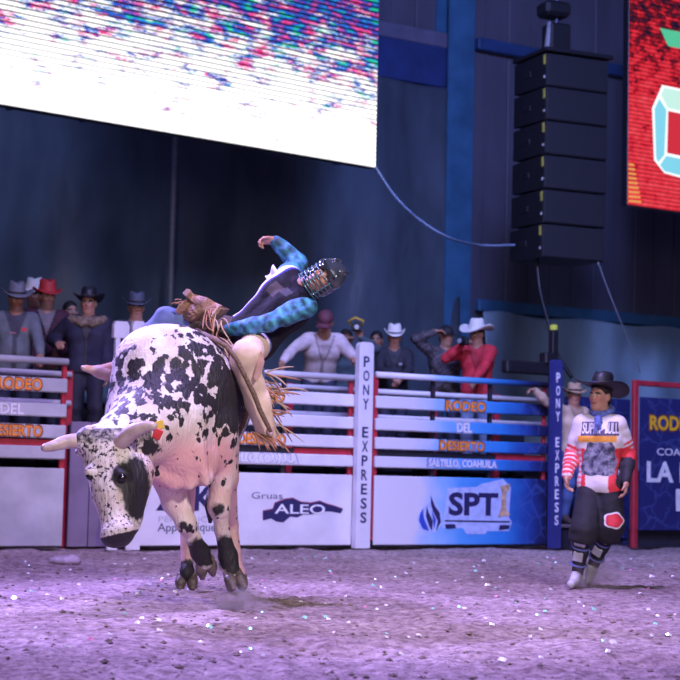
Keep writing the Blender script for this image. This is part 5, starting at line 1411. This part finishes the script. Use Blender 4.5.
cowboy_hat(J, CX, mat('hat_black', (0.012, 0.012, 0.02), 0.5, 0.2, 15), mat('hat_band_navy', (0.04, 0.04, 0.18), 0.4), brim=0.155, curl=0.026, ch=0.135, up=0.072, tilt=0.24)
# jersey print wrapped onto the cloth
bj = bvh_of(sh_)
def wrap(o, bvh, org, ux_, uz_, dirn, off=0.004, cuts=0):
    """lay a flat xz mesh onto the cloth by dropping it along dirn"""
    me = o.data
    if cuts:
        bm = bmesh.new(); bm.from_mesh(me); bmesh.ops.triangulate(bm, faces=bm.faces)
        bmesh.ops.subdivide_edges(bm, edges=bm.edges, cuts=cuts, use_grid_fill=True); bm.to_mesh(me); bm.free()
    for vx in me.vertices:
        p = org + vx.co.x * ux_ + vx.co.z * uz_
        h_ = bvh.ray_cast(Vector(p - dirn * 0.6), Vector(dirn))
        if h_[0] is not None: p = np.array(h_[0]) - dirn * (off - vx.co.y)
        vx.co = Vector(p)
    me.update(); o.location = (0, 0, 0)
def flat_poly(name, pts, m, par):
    return MB().add([(x, 0, z) for x, z in pts], [tuple(range(len(pts)))]).build(name, m, par)
def flat_rect(name, x0, x1, z0, z1, m, par, n=10, k=10):
    return MB().grid(lambda u, w_: (x0 + (x1 - x0) * u, 0, z0 + (z1 - z0) * w_), n, k).build(name, m, par)
ch_ = lerp(hc_, sc_, 0.55); px1 = 1 / (F / CY)
# image offsets from the chest centre in pixels -> metres on the cloth (front faces left of the camera)
cpx, cpy = PX(ch_ + CO)
def wr_(o, off, cuts=0, bv=None): wrap(o, bv or bj, ch_, lx_, up_, -fw_, off, cuts)
kx = 1 / (lx_ @ V(1, 0, 0))
def cx(px): return (px - cpx) * px1 * kx
def cz2(py): return -(py - cpy) * px1
M_out = mat('print_dark', (0.09, 0.075, 0.13), 0.6)
o = flat_rect('logo_plate', cx(588), cx(620), cz2(436), cz2(422), M_out, sh_); wr_(o, 0.003)
o = link('lettering', text_mesh('SUPER', (cx(606) - cx(589)), cz2(423) - cz2(434), 0.02, 0.002), M_lwhite, sh_); o.data.transform(Matrix.Translation((cx(597.5), 0, cz2(428.5)))); wr_(o, 0.006)
o = link('lettering', text_mesh('BULL', (cx(620) - cx(610)), cz2(423) - cz2(434), 0.02, 0.002), M_lwhite, sh_); o.data.transform(Matrix.Translation((cx(615), 0, cz2(428.5)))); wr_(o, 0.006)
o = flat_poly('logo_figure', [(cx(604), cz2(433)), (cx(607), cz2(424)), (cx(608), cz2(419)), (cx(611), cz2(416)), (cx(613), cz2(420)), (cx(611), cz2(426)), (cx(613), cz2(434)), (cx(609), cz2(429))], M_lwhite, sh_); wr_(o, 0.009, 2)
o = flat_rect('logo_bar', cx(585), cx(619), cz2(442), cz2(436), mat('print_gold', (0.75, 0.33, 0.04), 0.6), sh_); wr_(o, 0.004)
def grey_print():
    m, t, bs = nt('grey_print'); L = t.links.new
    tc = node(t, 'ShaderNodeTexCoord'); n1 = node(t, 'ShaderNodeTexNoise'); n1.inputs['Scale'].default_value = 22; n1.inputs['Detail'].default_value = 5; L(tc.outputs['Object'], n1.inputs[0])
    r = node(t, 'ShaderNodeValToRGB'); r.color_ramp.elements[0].position = 0.4; r.color_ramp.elements[0].color = (0.04, 0.045, 0.09, 1); r.color_ramp.elements[1].position = 0.65; r.color_ramp.elements[1].color = (0.33, 0.34, 0.45, 1); L(n1.outputs['Fac'], r.inputs[0])
    L(r.outputs[0], bs.inputs['Base Color']); bs.inputs['Roughness'].default_value = 0.7; return m
o = MB().grid(lambda u, w_: (lerp(cx(587 + 8 * w_ ** 2), cx(618.5 - 2 * w_), u) + 0.006 * math.sin(w_ * 17), 0, cz2(475) + (cz2(443) - cz2(475)) * w_ + 0.006 * math.sin(u * 15)), 12, 12).build('chest_print', grey_print(), sh_); wr_(o, 0.003)
# red patch with pale edge on the shorts
bs_ = bvh_of(shorts)
kx0, ky0 = 611, 521
ov = lambda rx, ry, n=28: [(0.0 + rx * math.cos(a) * (1 + 0.07 * math.cos(5 * a)), 0.0 + ry * math.sin(a) * (1 + 0.07 * math.cos(5 * a))) for a in np.linspace(0, 2 * math.pi, n, endpoint=False)]
def disc(name, rx, ry, m, par):
    pts = ov(rx, ry); c = (0.0, 0.0); v = [(c[0], 0, c[1])]
    for k_ in (0.35, 0.7, 1.0): v += [(c[0] + (x - c[0]) * k_, 0, c[1] + (z - c[1]) * k_) for x, z in pts]
    n = len(pts); f = [(0, 1 + i, 1 + (i + 1) % n) for i in range(n)] + [(1 + j * n + i, 1 + (j + 1) * n + i, 1 + (j + 1) * n + (i + 1) % n, 1 + j * n + (i + 1) % n) for j in range(2) for i in range(n)]
    return MB().add(v, f).build(name, m, par)
o = disc('patch_edge', 0.088, 0.070, M_lwhite, shorts); wrap(o, bs_, c_(611, 520), V(1, 0, 0), V(0, 0, 1), V(0, 1, 0), 0.004)
o = disc('patch', 0.074, 0.056, mat('patch_red', (0.62, 0.03, 0.05), 0.6), shorts); wrap(o, bs_, c_(611, 520), V(1, 0, 0), V(0, 0, 1), V(0, 1, 0), 0.008)
# ================================================================== the crowd behind the chutes
def spectator(label, px, back, top_py, pose, rz=0.0, skin=0, hat=None, cap_=None, hat_top=0.06, z0=None, name='person', group=None, **kw):
    """stands on the walkway at column px; sized so that the hat (or head) top is seen at row top_py"""
    xy, _ = FL(px, back, top_py + 25)
    zt = P(px, top_py, xy[1])[2]
    base = CW if z0 is None else z0
    Jn = stance(**pose)
    local_top = (Jn['head'] + unit(Jn['hu']) * (0.125 + hat_top))[2]
    s = (zt - base) / local_top
    xh = Jn['head'][:2]; c, sn = math.cos(rz), math.sin(rz)
    off = np.array([c * xh[0] - sn * xh[1], sn * xh[0] + c * xh[1]]) * s
    r = empty(name, (xy[0] - off[0], xy[1], base), rz); r.scale = (s, s, s)
    tag(r, label, 'person', group)
    out = dress(r, Jn, skin, 0.0125, **kw)
    if hat: cowboy_hat(Jn, r, *hat[0], **hat[1])
    if cap_: ball_cap(Jn, r, cap_)
    return r, Jn, out
A = math.radians
M_jean = cloth('crowd_jeans', (0.022, 0.026, 0.055)); M_bt = cloth('crowd_boots', (0.06, 0.04, 0.035))
M_gh = mat('hat_grey', (0.19, 0.20, 0.25), 0.7, 0.15, 12); M_wh = mat('hat_white', (0.72, 0.69, 0.68), 0.7, 0.1, 12); M_bh = MATS['hat_black']; M_st = mat('hat_straw', (0.44, 0.29, 0.19), 0.7, 0.2, 30)
M_band = mat('band_dark', (0.04, 0.03, 0.03), 0.5)
M_rh = mat('hat_red', (0.50, 0.035, 0.04), 0.6, 0.15, 12)
def hands_on_rail(x=0.25, y=-0.42, z=1.0): return (x, y, z, (0.5, 0.4, -0.6), (0, -0.8, -0.6), (0, -0.3, -1))
kw = dict(trousers=M_jean, shoes=M_bt)
# left group
spectator('man in grey cowboy hat and grey jacket resting a hand on the gate', 17, 1.4, 282, dict(lean=4, hy=8, hp=-6, hands={'L': hands_on_rail(0.26, -0.40, 1.0)}), A(12), 1, hat=((M_gh, M_band), dict(brim=0.10, curl=0.028, ch=0.13)), shirt=M_jk, seed=1, jacket=((0.14, 0.16, 0.19), (0.06, 0.06, 0.09), 0.006, ((0.09, 0.37, 0.03, 0.014, (0.5, 0.05, 0.06)), (-0.02, 0.33, 0.03, 0.010, (0.45, 0.2, 0.25)))), belly=0.05, beard=0.3, **kw)
spectator('person in small white hat peering between the grey and red hats', 34, 2.6, 277, dict(hp=-4), A(0), 1, hat=((M_wh, None), dict(brim=0.05, curl=0.04)), shirt=cloth('dim_jacket', (0.05, 0.045, 0.06)), **kw)
spectator('man in bright red hat and dark maroon jacket', 47, 2.05, 279, dict(hy=10, hp=-5), A(14), 0, hat=((M_rh, None), dict(brim=0.07, curl=0.02, ch=0.13)), shirt=M_jk, seed=2, jacket=((0.07, 0.02, 0.04), (0.20, 0.17, 0.2), 0.0), beard=0.5, **kw)
spectator('shorter dark haired person half hidden beside the fur collar man', 70, 3.1, 301, dict(hy=20), A(10), 0, hat_top=0.0, shirt=cloth('dim_purple', (0.035, 0.03, 0.06)), **kw)
r, Jn, o = spectator('man in black cowboy hat and fur collared dark coat', 88, 1.3, 286, dict(hy=-4, hp=0, hands={'R': (-0.30, -0.10, 1.18)}), A(4), 0, hat=((M_bh, M_band), dict(brim=0.095, curl=0.03, back=0.01, tilt=0.15)), shirt=M_jk, seed=3, jacket=((0.020, 0.018, 0.045), (0.05, 0.04, 0.05), 0.004), shirt_r=0.030, trousers=cloth('dark_trousers', (0.02, 0.018, 0.035)), shoes=M_bt)
nk = Jn['neck']; ringp = [nk + V(0.15 * math.sin(a), 0.02 - 0.12 * math.cos(a), -0.035 - 0.04 * math.cos(a) * 0.6) for a in np.linspace(0, 2 * math.pi, 15)]
body_mesh('fur_collar', [cap(ringp[i], ringp[i + 1], 0.05, k=0.02) for i in range(14)] + [cap(nk + V(-0.05, -0.13, -0.08), nk + V(-0.17, -0.06, -0.03), 0.045, k=0.02), cap(nk + V(0.05, -0.13, -0.08), nk + V(0.17, -0.06, -0.03), 0.045, k=0.02)], 0.0125, mat('fur_brown', (0.20, 0.14, 0.10), 0.9, 0.5, 30, 0.8, 60), r)
spectator('man in dark grey cowboy hat standing behind the plate topped posts', 136, 1.7, 291, dict(hp=-4, hy=6), A(4), 0, hat=((mat('hat_dusk', (0.075, 0.08, 0.12), 0.7), M_band), dict(brim=0.085, curl=0.03)), shirt=M_jk, seed=4, jacket=((0.03, 0.03, 0.055), (0.09, 0.09, 0.12), 0.0), **kw)
# right group
spectator('man in maroon cap and pale shirt leaning over the rail', 325, 1.15, 315, dict(lean=34, side=0, hy=-18, hp=-14, hands={'R': (-0.52, -0.62, 1.03, (-0.6, 0.3, 0.5), (-0.2, -0.4, -0.9), (0.3, -0.6, -0.3)), 'L': (0.30, -0.58, 1.10)}), A(10), 1, cap_=mat('cap_maroon', (0.10, 0.025, 0.04), 0.7), hat_top=0.02, shirt=M_jk, seed=5, jacket=((0.50, 0.42, 0.44), (0.42, 0.34, 0.36), 0.002), **kw)
r, Jn, o = spectator('person in black raising a camera with a yellow strap behind the white post', 346, 1.7, 330, dict(lean=8, hy=10, hands={'L': (0.16, -0.30, 1.62, (0.8, 0.2, -0.5), (-0.1, -0.3, 1), (-0.4, -0.8, 0)), 'R': (-0.06, -0.34, 1.55)}), A(6), 1, hat_top=0.0, shirt=cloth('teal_black_shirt', (0.04, 0.065, 0.085)), **kw)
def camera_thing(label, parent_root, loc_local, rz, yellow=False):
    """camera held in the hands of a person"""
    M = parent_root
    s = M.scale[0]; c, sn = math.cos(M.rotation_euler[2]), math.sin(M.rotation_euler[2])
    p = (M.location[0] + s * (c * loc_local[0] - sn * loc_local[1]), M.location[1] + s * (sn * loc_local[0] + c * loc_local[1]), M.location[2] + s * loc_local[2])
    r = empty('camera_body', p, rz); tag(r, label, 'camera')
    MB().box((0, 0, 0), (0.14, 0.07, 0.10), bev=0.012).build('housing', M_black, r)
    MB().box((0, 0, 0.06), (0.06, 0.06, 0.035), bev=0.01).build('viewfinder', M_black, r)
    MB().tube([(0, -0.03, 0), (0, -0.08, 0), (0, -0.12, 0)], [0.036, 0.038, 0.042], 14).build('lens', M_black, r, True)
    MB().tube([(0, -0.1205, 0), (0, -0.122, 0)], 0.033, 14).build('lens_glass', mat('lens_glass', (0.3, 0.33, 0.4), 0.1), r)
    if yellow:
        MB().tube([(-0.07, 0, 0.03), (-0.11, -0.02, 0.08), (-0.02, -0.04, 0.13), (0.09, -0.02, 0.09), (0.07, 0, 0.03)], 0.016, 6).build('strap', mat('strap_yellow', (0.65, 0.42, 0.04), 0.5), r, True)
    return r
camera_thing('raised camera with yellow strap above the white lettered post', r, (0.10, -0.36, 1.74), A(0), True)
spectator('bare headed person looking out just behind the white lettered post', 376, 3.1, 331, dict(hy=-8), A(0), 1, hat_top=0.0, shirt=cloth('dim_shirt2', (0.05, 0.045, 0.07)), **kw)
spectator('man in white cowboy hat and black jacket with folded forearms', 394, 1.3, 324, dict(lean=6, hp=-6, hands={'L': (0.05, -0.40, 1.06, (0.8, 0.1, -0.5)), 'R': (-0.05, -0.42, 1.09, (-0.8, 0.1, -0.5))}), A(3), 1, hat=((M_wh, M_band), dict(brim=0.062, curl=0.035, ch=0.125)), shirt=M_jk, seed=6, jacket=((0.016, 0.015, 0.028), (0.03, 0.03, 0.045), 0.0, ((0.08, 0.36, 0.02, 0.01, (0.3, 0.3, 0.35)),)), belly=0.05, **kw)
r, Jn, o = spectator('man in black cap with a patterned sleeve raised to his brow', 446, 1.95, 325, dict(lean=5, hy=14, hands={'R': (-0.17, -0.17, 1.66, (-1, 0, 0.15), (0.9, 0, 0.1), (0.2, -0.2, -1)), 'L': (0.12, -0.34, 1.36)}), A(8), 0, cap_=mat('cap_black', (0.014, 0.013, 0.02), 0.7), hat_top=0.02, shirt=plaid('brown_check', (0.05, 0.04, 0.05), (0.13, 0.10, 0.11), (0.03, 0.03, 0.06), 1.6), **kw)
r, Jn, o = spectator('man in red shirt and large white hat holding a camera to his face', 476, 1.25, 320, dict(lean=6, hy=-30, hp=-8, hands={'R': (-0.16, -0.27, 1.46, (-0.8, 0, -0.6)), 'L': (0.02, -0.44, 1.03, (0.8, 0.2, -0.4), (-0.2, -0.7, -0.6), (0, -0.3, -1))}), A(-12), 1, hat=((M_wh, None), dict(brim=0.13, curl=0.036, ch=0.14, tilt=0.10)), shirt=M_jk, seed=7, jacket=((0.55, 0.025, 0.045), (0.40, 0.02, 0.035), 0.0), trousers=cloth('pale_jeans', (0.16, 0.22, 0.36)), shoes=M_bt)
camera_thing('small black camera held by the man in red', r, (-0.12, -0.36, 1.50), A(-35))
# man at the blue gate, standing on a mounting block
xy, _ = FL(577, -0.12)
bl_ = MB().box((0, 0, 0.16), (0.5, 0.42, 0.32), bev=0.015)
blo = empty('mounting_block', (*xy, 0), FANG); tag(blo, 'dark wooden mounting block behind the navy lettered post', 'block')
MB().box((0, 0, 0.30), (0.56, 0.46, 0.04), bev=0.008).build('block_top', M_wood, blo); MB().box((0, 0, 0.14), (0.50, 0.40, 0.28), bev=0.01).build('block_body', M_dark, blo)
spectator('man in straw hat and tan shirt stretching an arm along the blue gate', 574, -0.12, 381, dict(lean=3, hy=-26, hands={'R': (-0.66, -0.03, 1.66, (0, 0.2, -1), (-1, -0.1, -0.1), (0, -0.3, -0.9))}), FANG, 0, z0=0.325, hat=((M_st, M_band), dict(brim=0.08, curl=0.02, ch=0.11)), shirt=M_jk, seed=8, jacket=((0.56, 0.40, 0.29), (0.42, 0.27, 0.19), 0.002), trousers=cloth('blue_jeans', (0.06, 0.10, 0.26)), shoes=M_bt)

# ================================================================== litter on the dirt
rc = random.Random(21)
M_foil = [mat('foil_white', (0.85, 0.83, 0.88), 0.25, 0.05, 10, metal=0.2), mat('foil_green', (0.35, 0.75, 0.62), 0.25, 0.05, 10, metal=0.2), mat('foil_pink', (0.85, 0.30, 0.55), 0.25, 0.05, 10, metal=0.2)]
foil_names = ('white', 'mint green', 'pink')
known = [(65, 559), (276, 561), (162, 579), (140, 595), (125, 618), (200, 580), (250, 632), (137, 597), (62, 600), (32, 578), (455, 581), (545, 598), (386, 603), (411, 608), (377, 606), (365, 606), (486, 622), (541, 652), (386, 634), (387, 640), (500, 575), (437, 583), (262, 614), (551, 590), (640, 593), (648, 588), (601, 588), (613, 644), (545, 611), (433, 608)]
def confetti_mesh(k):
    mb = MB(); a = 0.009 + 0.0035 * k
    mb.grid(lambda u, w_: ((u - 0.5) * 2.4 * a, (w_ - 0.5) * 1.6 * a, 0.35 * a * math.sin(3 * u + k)), 3, 2)
    return mb
protos = []
for mi in range(3):
    for k in range(2):
        protos.append((mi, confetti_mesh(k)))
meshes = []
for mi, mb in protos:
    me_ = mesh_np('confetti', mb.v, mb.f); me_.materials.append(M_foil[mi]); meshes.append((mi, me_))
spots = [(x, y) for x, y in known[1:]]
while len(spots) < 150:
    y = 557 + 100 * rc.random() ** 1.8; spots.append((rc.random() * 680, y))
for x, y in spots:
    # place on the dirt
    d = ray(x, y); tt = -CAMZ / d[2]; p = d * tt
    if p[1] > 17.9 + 0.35 * (p[0] + 3.7): continue
    mi, me_ = meshes[rc.choice([0, 0, 0, 0, 1, 0, 1, 2, 3, 4, 2])]
    o = bpy.data.objects.new('confetti', me_); COL.objects.link(o)
    gz = float(np.max(ground_h(p[0] + np.array([-.02, 0, .02, 0, 0]), p[1] + np.array([0, 0, 0, -.02, .02]))))
    o.location = (p[0], p[1], gz + 0.006); o.rotation_euler = (0.5 + rc.random() * 0.5, rc.random() * 0.6 - 0.3, rc.random() * 1.2 - 0.6)
    o.scale = [0.75 + 0.7 * rc.random()] * 3
    tag(o, 'small scrap of %s foil confetti lying on the dirt' % foil_names[mi], 'confetti', 'scraps of foil confetti on the arena dirt')
# pale lump of dirt near the plain gate
d = ray(66, 561); p = d * (-CAMZ / d[2])
o = body_mesh('dirt_lump', [ell((0, 0, 0.03), (0.15, 0.12, 0.055)), ell((0.07, -0.02, 0.05), (0.07, 0.07, 0.05), k=0.03), ell((-0.08, 0.02, 0.02), (0.09, 0.08, 0.045), k=0.03)], 0.014, mat('pale_lump', (0.45, 0.38, 0.40), 0.9, 0.3, 12, 0.4, 40), None)
o.location = (p[0], p[1], float(ground_h(p[0], p[1])) - 0.01); tag(o, 'pale rounded lump of dirt on the ground near the plain gate', 'lump')

# dust kicked up at the feet
def dust(name, loc, r, dens, label):
    m = bpy.data.materials.new(name); m.use_nodes = True; t = m.node_tree; t.nodes.remove(t.nodes['Principled BSDF']); L = t.links.new
    tc = node(t, 'ShaderNodeTexCoord'); nz = node(t, 'ShaderNodeTexNoise'); nz.inputs['Scale'].default_value = 7; nz.inputs['Detail'].default_value = 3; L(tc.outputs['Object'], nz.inputs[0])
    ln = node(t, 'ShaderNodeVectorMath', operation='LENGTH')
    mp = node(t, 'ShaderNodeMapping'); mp.inputs['Scale'].default_value = tuple(1 / x for x in r); L(tc.outputs['Object'], mp.inputs[0]); L(mp.outputs[0], ln.inputs[0])
    fo_ = node(t, 'ShaderNodeMapRange'); fo_.inputs[1].default_value = 0.2; fo_.inputs[2].default_value = 0.95; fo_.inputs[3].default_value = 1; fo_.inputs[4].default_value = 0; L(ln.outputs['Value'], fo_.inputs[0])
    nr_ = node(t, 'ShaderNodeMapRange'); nr_.inputs[1].default_value = 0.42; nr_.inputs[2].default_value = 0.7; nr_.inputs[3].default_value = 0; nr_.inputs[4].default_value = dens; L(nz.outputs['Fac'], nr_.inputs[0])
    mu = node(t, 'ShaderNodeMath', operation='MULTIPLY'); L(fo_.outputs[0], mu.inputs[0]); L(nr_.outputs[0], mu.inputs[1])
    vo = node(t, 'ShaderNodeVolumePrincipled'); vo.inputs['Color'].default_value = (0.7, 0.6, 0.6, 1); L(mu.outputs[0], vo.inputs['Density']); L(vo.outputs[0], t.nodes['Material Output'].inputs['Volume'])
    v, q = solid([ell((0, 0, 0), r)], min(r) / 5)
    o = link(name, quad_mesh(name, v, q), m); o.location = [float(x) for x in loc]
    tag(o, label, 'dust', kind='stuff'); return o
dust('dust_puff', Z(238, 0.06, 11.25), (0.24, 0.22, 0.16), 15, 'puff of dust under the bull front hoof')
dust('dust_puff', Z(590, 0.08, 14.35), (0.32, 0.3, 0.2), 9, 'puff of dust around the bullfighter shoes')
